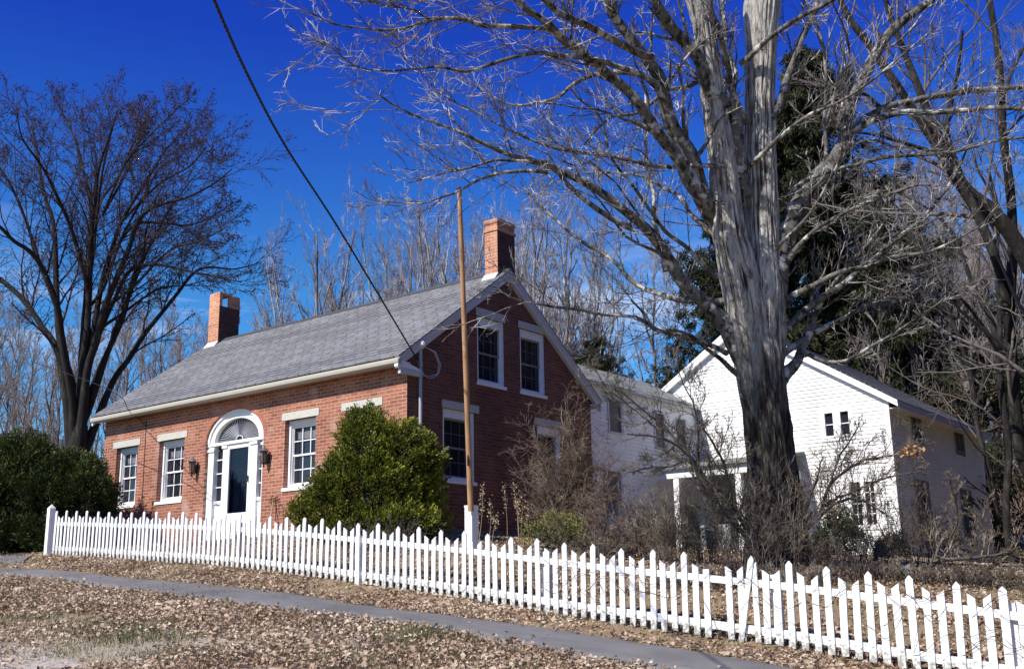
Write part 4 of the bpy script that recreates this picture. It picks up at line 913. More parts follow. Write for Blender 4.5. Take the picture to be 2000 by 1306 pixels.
lower = [(1528,1150,74),(1522,1105,64),(1518,1050,57),(1515,1000,53),(1507,900,45),(1496,800,42),(1486,740,44),(1480,690,46),(1474,655,42)]
lo = limb3(lower, MD, 0, 200); V, F = barktube(lo[0], lo[1], 190, .14, 3, 1.0); LOW = (V, F); AT0 = barktube.a
sa = limb3([(1486,740,30),(1474,690,37),(1463,640,37),(1448,560,35),(1434,500,33),(1423,450,30),(1411,324,25),(1400,240,22),(1387,150,21),(1376,57,20),(1362,0,21),(1345,-90,18),(1330,-180,14)], MD, -.5, 300)
sb_ = limb3([(1494,745,30),(1495,690,37),(1495,640,37),(1495,560,35),(1493,500,31),(1490,448,30),(1484,324,30),(1485,241,28),(1484,191,27),(1487,96,27),(1488,20,33),(1500,-60,30),(1512,-160,24)], MD, .3, 300)
T1 = barktube(sa[0], sa[1], 150, .17, 21, 1.1); AT1 = barktube.a; T2 = barktube(sb_[0], sb_[1], 150, .18, 44, 1.1); AT2 = barktube.a
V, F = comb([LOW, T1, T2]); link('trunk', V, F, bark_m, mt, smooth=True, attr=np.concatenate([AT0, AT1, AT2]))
LB = {}
LB['c'] = ([(1456,380,18),(1440,310,16),(1426,230,14),(1396,184,13),(1369,134,12),(1338,96,12),(1311,50,11),(1298,25,10),(1262,-40,9),(1220,-90,7)], -1.5)
LB['d'] = ([(1420,470,20),(1403,432,20),(1374,386,18),(1349,336,17),(1329,262,14),(1300,199,13),(1287,153,12),(1268,100,11),(1241,65,10),(1211,31,9),(1188,0,8),(1150,-40,7)], -2.)
LB['e'] = ([(1374,380,16),(1349,357,15),(1324,320,13),(1291,279,12),(1268,245,11),(1230,191,10),(1192,157,9.5),(1157,126,9),(1123,96,8.5),(1096,69,8),(1069,38,7),(1031,11,6),(1000,-20,5),(940,-60,4)], -2.5)
LB['f'] = ([(1272,112,9),(1257,111,8),(1203,84,7.5),(1157,61,7),(1115,42,6.5),(1069,19,6),(1038,2,5),(990,-10,4),(900,-16,3),(800,0,2)], -3.)
LB['g'] = ([(1450,700,20),(1424,655,17),(1407,630,15),(1374,601,13),(1333,568,12),(1304,531,12),(1275,489,11),(1250,460,10),(1230,442,9),(1192,413,8),(1153,383,7.5),(1115,364,7),(1069,337,6),(1031,310,5.5),(981,283,4.5),(924,260,3.5),(866,241,2.6),(809,222,2),(751,191,1.4),(720,170,1)], -2.5)
LB['g2'] = ([(1232,446,6),(1190,424,5.5),(1150,395,5),(1105,350,5),(1069,322,4),(1030,314,3.4),(985,306,3),(943,318,2.6),(885,337,2),(828,352,1.6),(790,360,1)], -1.5)
LB['h'] = ([(1069,337,5),(1040,335,4),(981,337,3.4),(943,348,3),(897,371,2.4),(862,384,2),(828,394,1.6),(751,390,1)], -1.)
LB['i'] = ([(1452,372,7),(1440,345,6),(1428,334,5),(1407,324,5),(1366,322,4.4),(1312,318,4.4),(1250,312,4),(1153,295,3.6),(1096,287,3.2),(1039,278,2.6),(981,253,2),(930,225,1.6),(880,190,1.2),(850,150,.9)], -2.5)
LB['j'] = ([(1296,195,8),(1280,165,7),(1255,145,6),(1234,134,5.5),(1173,119,5),(1096,115,4.8),(1039,111,4.2),(974,119,3.6),(924,130,3),(866,136,2.6),(774,144,2),(694,134,1.6),(644,111,1.2),(600,95,.8)], -3.)
LB['k'] = ([(1104,76,6),(1085,61,5.5),(1039,50,5),(962,48,5),(897,46,4.4),(839,38,4),(801,50,3.2),(751,61,2.6),(694,57,2),(637,50,1.5),(591,30,1)], -2.)
LB['k2'] = ([(839,38,3),(801,19,2.4),(751,8,2),(700,-4,1.6),(650,-10,1)], -.5)
LB['l'] = ([(1262,150,6),(1241,145,5.5),(1192,142,5),(1157,145,4.6),(1115,168,4.2),(1088,191,3.6),(1050,199,3),(1010,205,2.2),(965,190,1.6),(930,170,1)], 1.5)
LB['m'] = ([(1478,592,8),(1457,589,7),(1395,589,6.5),(1333,585,5.5),(1291,572,5),(1250,556,4.4),(1200,520,3.6),(1130,478,3),(1080,440,2.4),(1040,405,1.8),(1010,360,1.2)], 1.5)
LB['n'] = ([(1420,690,6),(1390,676,5),(1330,655,4.4),(1270,642,4),(1200,625,3.2),(1120,600,2.8),(1060,585,2.2),(1000,565,1.6),(950,560,1)], -2.)
LB['n2'] = ([(1460,560,7),(1420,545,6),(1370,520,5),(1322,480,4),(1280,420,3.4),(1240,360,2.8),(1190,290,2.4),(1150,230,1.8),(1120,170,1.2)], -2.)
LB['n3'] = ([(1455,500,7),(1420,470,6),(1380,440,5),(1330,400,4),(1285,375,3),(1230,345,2.4),(1160,335,1.8),(1100,330,1)], 2.)
LB['o'] = ([(1505,640,26),(1515,560,24),(1530,479,22),(1568,383,19),(1599,345,17),(1625,306,15),(1645,276,14),(1656,230,12),(1679,184,11),(1702,142,11),(1721,100,10),(1744,57,9),(1779,31,8),(1813,4,7),(1850,-40,6)], 1.2)
LB['p'] = ([(1652,262,9),(1668,245,8),(1702,226,7),(1752,199,6.4),(1798,191,6),(1874,184,5.5),(2000,176,4.6),(2090,150,3.4)], .6)
LB['q'] = ([(1656,268,8),(1671,253,7),(1721,230,6),(1779,220,5.4),(1855,214,5),(1932,209,4.4),(2000,214,4),(2080,235,3)], -1.)
LB['r'] = ([(1540,380,6),(1576,352,5),(1625,333,4.6),(1683,318,4.2),(1760,306,4),(1855,297,3.6),(1951,276,3.2),(2010,268,2.6)], -1.8)
LB['s'] = ([(1505,500,5),(1522,479,4),(1568,433,3),(1606,383,2.6),(1637,326,2.4),(1648,276,1.8),(1655,200,1.2)], -1.6)
LB['t'] = ([(1448,125,7),(1465,111,6),(1499,77,5),(1537,50,4.6),(1583,23,4.4),(1625,0,4),(1680,-40,3)], -1.)
LB['u'] = ([(1506,230,8),(1526,199,7),(1537,153,7),(1553,115,6.4),(1564,77,6),(1583,31,5.4),(1592,-10,5),(1600,-60,4)], .6)
LB['v'] = ([(1515,760,15),(1535,728,13),(1556,709,10),(1568,676,8),(1585,640,6),(1601,597,5),(1640,540,3.4),(1700,470,2.4),(1740,420,1.5)], .5)
LB['v2'] = ([(1556,705,6),(1573,690,5),(1600,700,4.4),(1622,704,4.2),(1663,698,3.6),(1700,676,3),(1760,640,2.4),(1820,600,1.8),(1880,560,1)], -1.)
LB['w'] = ([(1530,650,8),(1580,600,7),(1640,560,5.5),(1700,510,5),(1767,456,4.4),(1809,421,4),(1836,387,3.6),(1859,352,3),(1880,300,2)], 1.5)
LB['w2'] = ([(1528,590,7),(1580,560,5.5),(1650,530,4.5),(1730,510,3.8),(1800,500,3),(1870,470,2),(1930,430,1.2)], -1.6)
LB['w3'] = ([(1530,690,7),(1590,650,5),(1660,615,4.4),(1740,590,3.4),(1800,585,2.6),(1860,570,1.6)], 2.)
LB['w4'] = ([(1520,540,7),(1560,480,5),(1620,430,4),(1700,395,3.4),(1770,370,2.8),(1840,360,2)], -2.2)
LB['x'] = ([(1460,240,8),(1440,200,7),(1420,150,6.5),(1408,100,6),(1395,40,5),(1385,-20,4)], -1.)
LB['y'] = ([(1420,300,6),(1435,200,5.5),(1430,140,5),(1420,80,4.6),(1412,20,4),(1405,-40,3)], 1.)
LB['z1'] = ([(1455,330,6),(1490,300,5),(1530,262,4),(1580,225,3.4),(1640,200,3),(1700,160,2.4),(1760,110,2),(1820,60,1.4)], -2.4)
LB['z2'] = ([(1380,150,6),(1340,170,5),(1300,178,4),(1255,215,3.4),(1200,225,2.6),(1160,260,2),(1130,300,1.2)], -1.4)
LB['z3'] = ([(1300,530,6),(1290,470,4.6),(1282,400,4),(1272,330,3),(1262,260,2.6),(1255,180,2)], .8)
LB['z4'] = ([(1230,590,2),(1280,640,2.6),(1340,655,3.2),(1390,690,4),(1440,730,6)][::-1], -1.)
limbs = []; rgm = np.random.default_rng(21)
LD = {'e':-.8,'f':-1.6,'g2':-1.2,'h':-1.6,'j':-1.3,'k':-2.3,'k2':-4.,'p':.7,'q':.7,'v2':.1,'l':-1.5}
for k_, (pts, dz) in LB.items(): limbs.append(limb3(pts, MD+LD.get(k_, 0), dz, 24))
# kinks so that limbs are not spline-smooth
for i, (P, R) in enumerate(limbs):
    L_ = np.linalg.norm(P[-1]-P[0]); t_ = np.linspace(0,1,24)
    j = (vnoise(np.stack([t_*7, t_*0+i*3.3, t_*0],-1), i)-.5)[:,None]*np.array((.25,.25,.3))*min(1,L_/6)*np.clip(t_*3,0,1)[:,None]; limbs[i] = (P+j, R)
big = [(p, r) for p, r in limbs if r[2] > .045]; small = [(p, r) for p, r in limbs if r[2] <= .045]
dens = [ (lambda pr: (resample(pr[0], pr[1], 70)))(x) for x in big]
V, F = comb([barktube(p, r, 20, .10, 60+i, 1.2) for i, (p, r) in enumerate(dens)]); link('limbs', V, F, bark_l, mt, smooth=True)
Ps = np.array([p for p, r in small]); Rs = np.array([r for p, r in small])
Pa = np.array([p for p, r in limbs]); Ra = np.array([r for p, r in limbs])
b1, r1 = spawn(Pa, Ra, rgm, 12, .36, (24,58), up=.10, trop=.03, wig=.13, n=9, rr=.29, t=(.22,.98), rmin=.007, lmax=3.2, fall=.35)
V, F = tubes([(Ps, Rs), (b1, r1)], 7); link('branches', V, F, bark_l, mt, smooth=True)
b2, r2 = spawn(b1, r1, rgm, 6, .50, (24,52), up=.10, trop=.04, wig=.13, n=7, rr=.6, t=(.15,1.), rmin=.0052, lmax=1.6)
b3, r3 = spawn(b2, r2, rgm, 5, .52, (22,50), up=.08, trop=.05, wig=.14, n=4, rr=.7, t=(.2,1.), rmin=.004, lmax=.6)
b2b, r2b = spawn(Pa, Ra, rgm, 9, .10, (35,80), up=.15, trop=.05, wig=.25, n=6, rr=.2, t=(.1,1.), rmin=.005, lmax=1.0)
b3b, r3b = spawn(b2b, r2b, rgm, 3, .5, (25,60), up=.10, trop=.06, wig=.16, n=4, rr=.7, t=(.2,1.), rmin=.004, lmax=.5)
b4, r4 = spawn(b3[rgm.random(len(b3))<.45], r3[rgm.random(len(b3))<2][:0] if False else np.full((0,5),0), rgm, 1, .5) if False else (np.zeros((0,3,3)), np.zeros((0,3)))
V, F = tubes([(b2, r2), (b2b, r2b)], 4); V2, F2 = tubes([(b3, r3), (b3b, r3b)], 3); V, F = comb([(V,F),(V2,F2)]); link('twigs', V, F, twig_m, mt)
# trunk sprouts and stubs
P0 = np.array([lo[0], ]) ; 
s1, q1 = spawn(np.array([lo[0][::3][:24]]), np.array([lo[1][::3][:24]]), rgm, 34, .35, (60,95), up=.4, trop=.12, wig=.15, n=8, rr=.1, t=(.15,1), rmin=.008, lmax=1.6)
s2, q2 = spawn(s1, q1, rgm, 6, .45, (25,55), up=.1, trop=.05, wig=.2, n=5, rmin=.005)
V, F = tubes([(s1,q1)],5); V2, F2 = tubes([(s2,q2)],3); V, F = comb([(V,F),(V2,F2)]); link('sprouts', V, F, twig_m, mt)
#STAGE_ELM
# ================================================================== ELM AT LEFT
ED = 34.0
eb = at(152, 905, ED)
eb = np.array((eb[0], eb[1], h1(eb[0], eb[1])))
et = thing('elm_tree', 'tall dark vase shaped tree with fine budding twigs left of the brick house', 'tree', eb)
ES = [
 [(150,1165,36),(150,1080,31),(150,1000,28),(150,930,27),(152,880,25),(156,830,19)],
 [(153,900,24),(156,869,20),(170,727,13),(187,670,12),(204,602,11),(227,545,9),(255,477,8),(272,426,7),(317,398,5),(363,387,4),(419,358,3),(453,330,2)],
 [(146,900,24),(138,869,18),(130,784,14),(113,687,12),(85,642,10),(45,585,9),(0,545,8),(-50,515,6),(-120,480,4)],
 [(146,860,18),(142,784,14),(122,670,12),(108,585,10),(68,500,8),(34,477,7),(0,443,6),(-60,390,4),(-100,330,2)],
 [(148,820,16),(142,755,13),(116,659,11),(110,557,9),(105,443,8),(85,375,6),(74,302,4),(62,245,2.5)],
 [(156,830,16),(159,727,12),(170,642,11),(176,528,9),(179,443,8),(187,387,6),(193,330,5),(215,262,3),(230,215,2)],
 [(170,720,10),(181,659,10),(198,557,9),(215,500,8),(238,432,6),(283,358,5),(317,302,3.5),(351,262,2)],
 [(178,700,9),(187,670,8),(221,591,7),(255,528,6),(306,517,5),(363,528,4),(419,540,3),(470,551,1.6)],
 [(185,680,7),(198,642,6),(238,613,5),(283,580,4),(317,562,3),(363,557,2),(400,548,1.4)],
 [(172,600,8),(170,557,7.5),(142,455,6.5),(113,387,5.5),(85,330,4.5),(45,273,3),(34,228,2)],
 [(179,470,7),(176,387,6),(164,341,5),(147,273,4),(113,205,2.4)],
 [(110,600,7),(80,520,6),(50,430,5),(20,360,4),(-20,300,3),(-40,240,2)],
 [(215,500,6),(262,440,5),(318,436,4),(370,440,3),(420,420,2),(455,395,1.4)],
 [(204,602,6),(260,560,5),(330,490,4),(392,470,3),(440,445,1.6)],
 [(200,420,5),(250,330,4),(270,270,3),(262,215,2)],
 [(238,432,5),(310,360,4),(370,325,3),(400,290,2)],
]
rge = np.random.default_rng(5); EL = []
for i, s in enumerate(ES): EL.append(limb3([(x, y, r*(.74 if i == 0 else .56)) for x, y, r in s], ED, [0,-2,2,-3,3,-1,2,-2,1,-3,3,0,3,-3,4,-4][i], 22))
extra = []
for i in (1,3,4,5,6,9,10,14):   # depth-direction companions so the crown is round from any side
    P, R = EL[i]; c_ = P[0]; k_ = P-c_; ang_ = rad(70 if i%2 else -65); ca, sa_ = math.cos(ang_), math.sin(ang_)
    Q = k_.copy(); Q[:,0] = k_[:,0]*ca-k_[:,1]*sa_; Q[:,1] = k_[:,0]*sa_+k_[:,1]*ca; extra.append((Q*[.85,.85,.93]+c_, R*.8))
EL += extra
V, F = comb([barktube(*resample(p, r, 60), 18, .10, 90+i) for i, (p, r) in enumerate(EL)]); link('trunk', V, F, bark_e, et, smooth=True)
EL = EL[1:]; Pa = np.array([p for p, r in EL]); Ra = np.array([r for p, r in EL])
b1, r1 = spawn(Pa, Ra, rge, 12, .34, (22,50), up=.22, trop=.03, wig=.11, n=9, rr=.42, t=(.35,1.), rmin=.012, lmax=2.5, fall=.45)
b2, r2 = spawn(b1, r1, rge, 9, .5, (25,55), up=.08, trop=.0, wig=.14, n=6, rr=.6, t=(.15,1.), rmin=.0085, lmax=1.8)
b3, r3 = spawn(b2, r2, rge, 7, .55, (25,65), up=.0, trop=-.03, wig=.22, n=4, rr=.7, t=(.2,1.), rmin=.0062, lmax=1.1)
V, F = tubes([(b1,r1)],5); V2, F2 = tubes([(b2,r2),(b3,r3)],3); V, F = comb([(V,F),(V2,F2)]); cro = link('crown', V, F, twig_e, et)
def leafquads(C, D_, size, rng, asp=.5, jit=.5, tri=False):
    """flat leaf quads centred at C pointing roughly along D_"""
    n = len(C); D_ = D_+rng.normal(size=(n,3))*jit; D_ /= np.linalg.norm(D_, axis=1, keepdims=True)
    S_ = np.cross(D_, rng.normal(size=(n,3))); S_ /= np.linalg.norm(S_, axis=1, keepdims=True)+1e-9
    l = (np.asarray(size)*rng.uniform(.6,1.3,n))[:,None]; w_ = l*asp
    if tri: V = np.stack([C-S_*w_*.5, C+S_*w_*.5, C+D_*l], 1); F = np.arange(3*n).reshape(n,3)
    else: V = np.stack([C-D_*l*.1, C+D_*l*.45+S_*w_*.5, C+D_*l, C+D_*l*.45-S_*w_*.5], 1); F = np.arange(4*n).reshape(n,4)
    return V.reshape(-1,3), F
tp_ = b3[:,-1][rge.random(len(b3)) < .8]
V, F = leafquads(tp_, rge.normal(size=tp_.shape), .055, rge, .8); link('buds', V, F, bud_e, cro)
#STAGE_RIGHT
# ================================================================== DARK TREES AT THE RIGHT EDGE
def rtree(label, D, stems, seed, base, n1=10, group=None, dzs=None, bark=bark_d, tw=twig_d, ln=.38):
    b = at(base[0], base[1], D); b[2] = h1(b[0], b[1])
    t = thing('bare_tree', label, 'tree', b, group); rg = np.random.default_rng(seed); L = []
    st0 = []
    for i, s in enumerate(stems):
        s2 = limb3([(x, y, r*.64) for x, y, r in s], D, (dzs or [0]*9)[i], 24)
        if i == 0:
            P, R = s2; P = np.vstack([b-[0,0,.3], b+(P[0]-b)*.4, P]); R = np.concatenate([[R[0]*1.35, R[0]*1.05], R]); s2 = resample(P, R, 24)
        L.append(s2)
    V, F = comb([barktube(*resample(p, r, 60), 20, .12, seed+i) for i, (p, r) in enumerate(L)]); link('trunk', V, F, bark, t, smooth=True)
    Pa = np.array([p for p, r in L]); Ra = np.array([r for p, r in L])
    b1, r1 = spawn(Pa, Ra, rg, n1, ln, (30,60), up=.2, trop=.04, wig=.13, n=9, rr=.35, t=(.2,1.), rmin=.014, lmax=4.2, fall=.3)
    b2, r2 = spawn(b1, r1, rg, 7, .45, (28,58), up=.1, trop=.03, wig=.18, n=6, rr=.6, t=(.15,1.), rmin=.007, lmax=2.)
    b3, r3 = spawn(b2, r2, rg, 5, .5, (25,60), up=.08, trop=.03, wig=.24, n=4, rr=.7, t=(.2,1.), rmin=.005, lmax=.9)
    V, F = tubes([(b1,r1)],6); V2, F2 = tubes([(b2,r2),(b3,r3)],3); V, F = comb([(V,F),(V2,F2)]); link('crown', V, F, tw, t); return t
rtree('thick dark bare tree leaning up to the left from the right edge', 21.5, [
  [(2110,760,26),(2060,620,25),(2000,500,24),(1951,425,22),(1897,383,20),(1874,356,19),(1844,306,17),(1809,249,15),(1782,218,14),(1759,180,13),(1729,134,12),(1706,96,12),(1667,50,10),(1645,8,9),(1610,-60,7)],
  [(1985,470,14),(1943,498,14),(1913,429,14),(1880,360,13),(1848,291,12),(1824,245,12),(1801,191,11),(1782,142,10),(1759,84,9),(1736,23,8),(1720,-40,6)][1:],
  [(1844,306,8),(1800,290,6),(1750,275,5),(1700,262,4),(1640,255,3),(1600,240,2)],
  [(1782,218,7),(1730,215,6),(1680,180,5),(1610,172,4),(1540,165,2.5)]], 301, (2130,1150), 9, 'dark bare trees at the right edge', [1,1,-1,-1])
rtree('dark upright bare tree whose trunk runs along the right edge', 23., [
  [(2060,980,22),(2000,905,18),(1975,700,17),(1972,604,16),(1978,460,14),(1970,345,13),(1959,268,12),(1955,191,11),(1951,126,10),(1943,57,9),(1932,0,9),(1925,-80,7)],
  [(1975,660,15),(1960,560,14),(1935,480,13),(1900,400,12),(1860,300,9),(1850,240,7),(1870,150,5),(1880,60,4)],
  [(1955,200,6),(1985,120,5),(2020,60,4)],[(1959,268,5),(2000,225,4),(2050,190,3)]], 302, (2070,1140), 8, 'dark bare trees at the right edge', [1,-1,1,1])
rtree('slim dark bare tree rising behind the right end of the barn', 30., [
  [(1975,1090,12),(1965,1000,11),(1970,880,11),(1955,760,10),(1951,700,10),(1935,620,8),(1905,570,7),(1880,500,6),(1850,440,5),(1800,400,3),(1760,380,2)],
  [(1951,730,9),(1952,600,8),(1945,520,6),(1950,420,5),(1930,330,4)],[(1951,690,6),(1900,610,5),(1850,560,4),(1800,540,3),(1760,520,2)]], 303, (1978,1110), 8, 'dark bare trees at the right edge', [2,1,-2])
rtree('short dark bare tree touching the far corner of the barn', 34., [
  [(1952,1080,9),(1945,1000,9),(1928,900,8),(1912,850,8),(1900,760,7),(1880,680,6),(1850,600,4),(1840,540,3)],[(1905,800,5),(1930,700,4),(1940,620,3)]], 304, (1955,1105), 8, 'dark bare trees at the right edge', [1,2])
rtree('bare tree with a slim dark double trunk above the barn roof', 44., [
  [(1832,900,9),(1832,800,8),(1828,700,7),(1825,640,6.5),(1818,560,5),(1810,500,4),(1800,440,3)],[(1840,790,7),(1846,700,6),(1850,640,5),(1846,580,4),(1856,520,3)]], 305, (1835,1080), 10, 'dark bare trees at the right edge', [2,-2])
#STAGE_SPRUCE
# ================================================================== SPRUCE BEHIND THE BARN
def spruce(px, ptop, D, h_, rb, name, label, seed, nwh, ntw, sag=-.15, group=None):
    b = at(px, ptop, D); top = b.copy(); b[2] = h1(b[0], b[1])
    t = thing('spruce_tree', label, 'tree', b, group); rg = np.random.default_rng(seed); hh = top[2]-b[2]
    P = b[None]+np.linspace(0,1,14)[:,None]*(top-b)[None]; R = np.linspace(hh*.018, .02, 14); V, F = tubes([(P[None], R[None])], 12); link('trunk', V, F, spruce_b, t, smooth=True)
    n = nwh; f = np.sort(rg.uniform(.12, .99, n)); ang_ = rg.uniform(0, 2*np.pi, n); ln = rb*np.clip((1-f)**.8*1.15+.02, .03, 1)*rg.uniform(.45,1.2,n)
    K = 9; u = np.linspace(0,1,K); droop = sag-.55*(1-f)*1.0
    X = b[None,None]+np.zeros((n,K,3)); X[:,:,2] = b[2]+hh*f[:,None]+ln[:,None]*(droop[:,None]*u[None]**1.0+.40*u[None]**2.4+.08*u[None]); 
    X[:,:,0] += np.cos(ang_)[:,None]*ln[:,None]*u[None]; X[:,:,1] += np.sin(ang_)[:,None]*ln[:,None]*u[None]
    Rb = np.maximum(ln[:,None]*.012*(1-.8*u[None]), .008); V, F = tubes([(X, Rb)], 4); cr = link('branches', V, F, spruce_b, t)
    # side sprays, hanging
    s1, q1 = spawn(X, Rb, rg, ntw, .26, (45,75), up=-.35, trop=-.10, wig=.08, n=5, rr=.5, t=(.12,1.), rmin=.006, fall=.4)
    s2, q2 = spawn(s1, q1, rg, 5, .45, (30,60), up=-.3, trop=-.06, wig=.1, n=4, rmin=.005, t=(.1,1.))
    allp = np.concatenate([s1.reshape(-1,3), s2.reshape(-1,3), s2[:,1:].reshape(-1,3)*.5+s2[:,:-1].reshape(-1,3)*.5])
    dirs = np.concatenate([np.gradient(s1,axis=1).reshape(-1,3), np.gradient(s2,axis=1).reshape(-1,3), (s2[:,1:]-s2[:,:-1]).reshape(-1,3)]); dirs /= np.linalg.norm(dirs,axis=1,keepdims=True)+1e-9
    V, F = leafquads(np.repeat(allp,3,0)+rg.normal(size=(len(allp)*3,3))*rb*.012, np.repeat(dirs,3,0)+[0,0,-.5], rb*.030, rg, .22, .45); at_ = np.repeat(rg.random(len(allp)*3)**1.5, 4); link('crown', V, F, needle, t, attr=at_); return t
needle = mat('spruce_needles', (.02,.03,.012), .8, attr=[(.012,.015,.008),(.022,.028,.013),(.036,.042,.018),(.070,.060,.028)], spec=.1)
SP0 = spruce(1575, 96, 50., 21, 9.0, 's', 'tall dark drooping spruce rising behind the maple and the barn roof', 7, 260, 13)
spruce(1420, 330, 50., 15, 6.4, 's', 'shorter dark spruce showing left of the maple trunk behind the barn roof', 8, 170, 9)
SP1 = spruce(1710, 420, 51., 13, 6.6, 's', 'broad dark spruce standing just above the right slope of the barn roof', 9, 190, 9)
spruce(1165, 655, 40., 8, 3.0, 's', 'small dark evergreen peeking over the white wing roof', 10, 160, 8, -.05)
for k, (x, y, sc) in enumerate([(15.5,8,.75),(19,2,.8),(14.5,16,.85),(21,10,.9),(19,21,1.),(25,4,.9),(17,27,1.),(13.5,31,.9)]):  # spruces added out of view to hold sky light off the gable
    r = SP0.copy(); COL.objects.link(r); r.location = (x, y, h1(x,y)-.1); r.rotation_euler = (0,0,k*1.1); r.scale = (sc*.8,sc*.8,sc*.8); r['label'] = 'dark spruce added out of view past the right edge to block sky light'; r['group'] = 'unseen spruces added past the right edge as sky blockers'
    for c in SP0.children: q = c.copy(); COL.objects.link(q); q.parent = r
#STAGE_WOODS
# ================================================================== WOODS: prototypes and copies
def proto_tree(kind, seed):
    rg = np.random.default_rng(seed); t = thing('bare_tree', 'x', 'tree', (0,0,0)); Hh = 15.
    if kind == 'clump':      # several upright stems from the ground
        ns = 8; P = []; R = []
        for i in range(ns):
            a = 2*np.pi*i/ns+rg.uniform(-.5,.5); l = Hh*rg.uniform(.75,1.); sp_ = rg.uniform(.14,.36)*l; q = np.linspace(0,1,20)
            xy = np.stack([np.cos(a)*sp_*q**1.2, np.sin(a)*sp_*q**1.2], 1); nz_ = np.cumsum(rg.normal(size=(20,2))*.06, axis=0)
            P.append(np.column_stack([xy+nz_+[.25*math.cos(a),.25*math.sin(a)], l*q*(1-.05*q)])); R.append(np.linspace(.19,.03,20)*rg.uniform(.6,1.2))
        P = np.array(P); R = np.array(R); bm_, tm_ = wood_p, wood_q
        b1, r1 = spawn(P, R, rg, 18, .34, (22,46), up=.28, trop=.04, wig=.12, n=8, rr=.5, t=(.25,1.), rmin=.016, fall=.5); b2, r2 = spawn(b1, r1, rg, 7, .42, (20,45), up=.2, trop=.04, wig=.14, n=5, rr=.6, rmin=.011); b3, r3 = spawn(b2, r2, rg, 4, .5, (25,50), up=.1, wig=.2, n=3, rmin=.008)
    else:
        q = np.linspace(0,1,26); nz_ = np.cumsum(rg.normal(size=(26,2))*.10, axis=0)
        T0 = np.column_stack([nz_, Hh*q]); r0 = np.linspace(.20,.03,26)*rg.uniform(.8,1.15)
        P = T0[None]; R = r0[None]
        b0, q0 = spawn(P, R, rg, 13, .33, (25,55), up=.35, trop=.06, wig=.10, n=12, rr=.6, t=(.28,1.), rmin=.03, fall=.5); bm_, tm_ = wood_b, wood_t
        b1, r1 = spawn(b0, q0, rg, 9, .42, (25,50), up=.2, trop=.04, wig=.13, n=7, rr=.55, rmin=.017, t=(.2,1.)); b2, r2 = spawn(b1, r1, rg, 6, .45, (25,55), up=.12, trop=.03, wig=.16, n=5, rr=.6, rmin=.011, t=(.2,1.)); b3, r3 = spawn(b2, r2, rg, 4, .5, (25,55), up=.1, wig=.2, n=3, rmin=.008)
        V, F = comb([tubes([(P,R)], 9), tubes([(b0,q0)], 6)])
    if kind == 'clump': V, F = tubes([(P,R)], 8)
    link('trunk', V, F, bm_, t, smooth=True); V, F = comb([tubes([(b1,r1)],4), tubes([(b2,r2),(b3,r3)],3)]); link('crown', V, F, tm_, t); t['used'] = 0
    return t
protos = {'clump': [proto_tree('clump', s) for s in (1,2,3)], 'tree': [proto_tree('tree', s) for s in (11,12,13,14)]}
def put_tree(kind, i, px, D, topy, label, group, rot, wid=1.0):
    src = protos[kind][i % len(protos[kind])]; b = at(px, 1150, D); b[2] = h1(b[0], b[1])-.1; hgt = (hz(px)-topy)/FPX*D*1.03-b[2]
    if src.get('used', 0) == 0: r = src; src['used'] = 1
    else:
        r = src.copy(); COL.objects.link(r)
        for c in src.children: k = c.copy(); COL.objects.link(k); k.parent = r
    s = hgt/15.; r.location = Vector(b); r.rotation_euler = (0,0,rot); r.scale = (s*wid, s*wid, s); r['label'] = label; r['category'] = 'tree'; r['group'] = group
rw = random.Random(77)
gC = 'pale bare trees behind the brick house roof'; lC = 'pale many stemmed bare tree rising behind the brick house roof'
for (px, ty, D, wd) in [(588,425,47,.78),(715,465,50,.62),(800,400,52,.6),(868,360,46,.75),(950,375,50,.75),(1060,370,48,.8),(1120,440,54,.7)]:
    put_tree('clump', rw.randrange(3), px, D, ty, lC, gC, rw.uniform(0,6.28), wd)
for (px, ty, D) in [(510,600,44),(640,545,52),(755,560,45),(915,440,44),(1000,470,55),(1085,520,44)]:
    put_tree('tree', rw.randrange(4), px, D, ty+40, 'slim brownish bare tree among the pale clumps behind the brick house roof', 'slim trees among the pale clumps', rw.uniform(0,6.28), .8)
gL = 'bare woods left of the brick house'; lL = 'grey bare tree in the woods behind the elm and the hedge'
for k in range(26):
    px = -70+k*18.5+rw.uniform(-9,9); D = rw.uniform(44,66); ty = rw.uniform(615,700) if px > 180 else rw.uniform(600,720)
    put_tree('tree', k, px, D, ty, lL, gL, rw.uniform(0,6.28), rw.uniform(.8,1.1))
gR = 'bare woods right of the barn'; lR = 'grey bare tree in the woods beyond the right end of the barn'
for k in range(34):
    px = 1770+(k%17)*19+rw.uniform(-9,9); D = rw.uniform(40,62) if k < 17 else rw.uniform(62,85); ty = rw.uniform(330,560)
    put_tree('tree', k+1, px, D, ty, lR, gR, rw.uniform(0,6.28), rw.uniform(.7,1.05))
gM = 'bare trees behind the barn'; lM = 'grey bare tree showing faintly behind the maple and the barn'
for (px, ty, D) in [(1180,430,56),(1240,520,60),(1300,470,58),(1350,560,62),(1700,420,58),(1745,470,55),(1620,420,60)]:
    put_tree('tree', rw.randrange(4), px, D, ty, lM, gM, rw.uniform(0,6.28), .9)
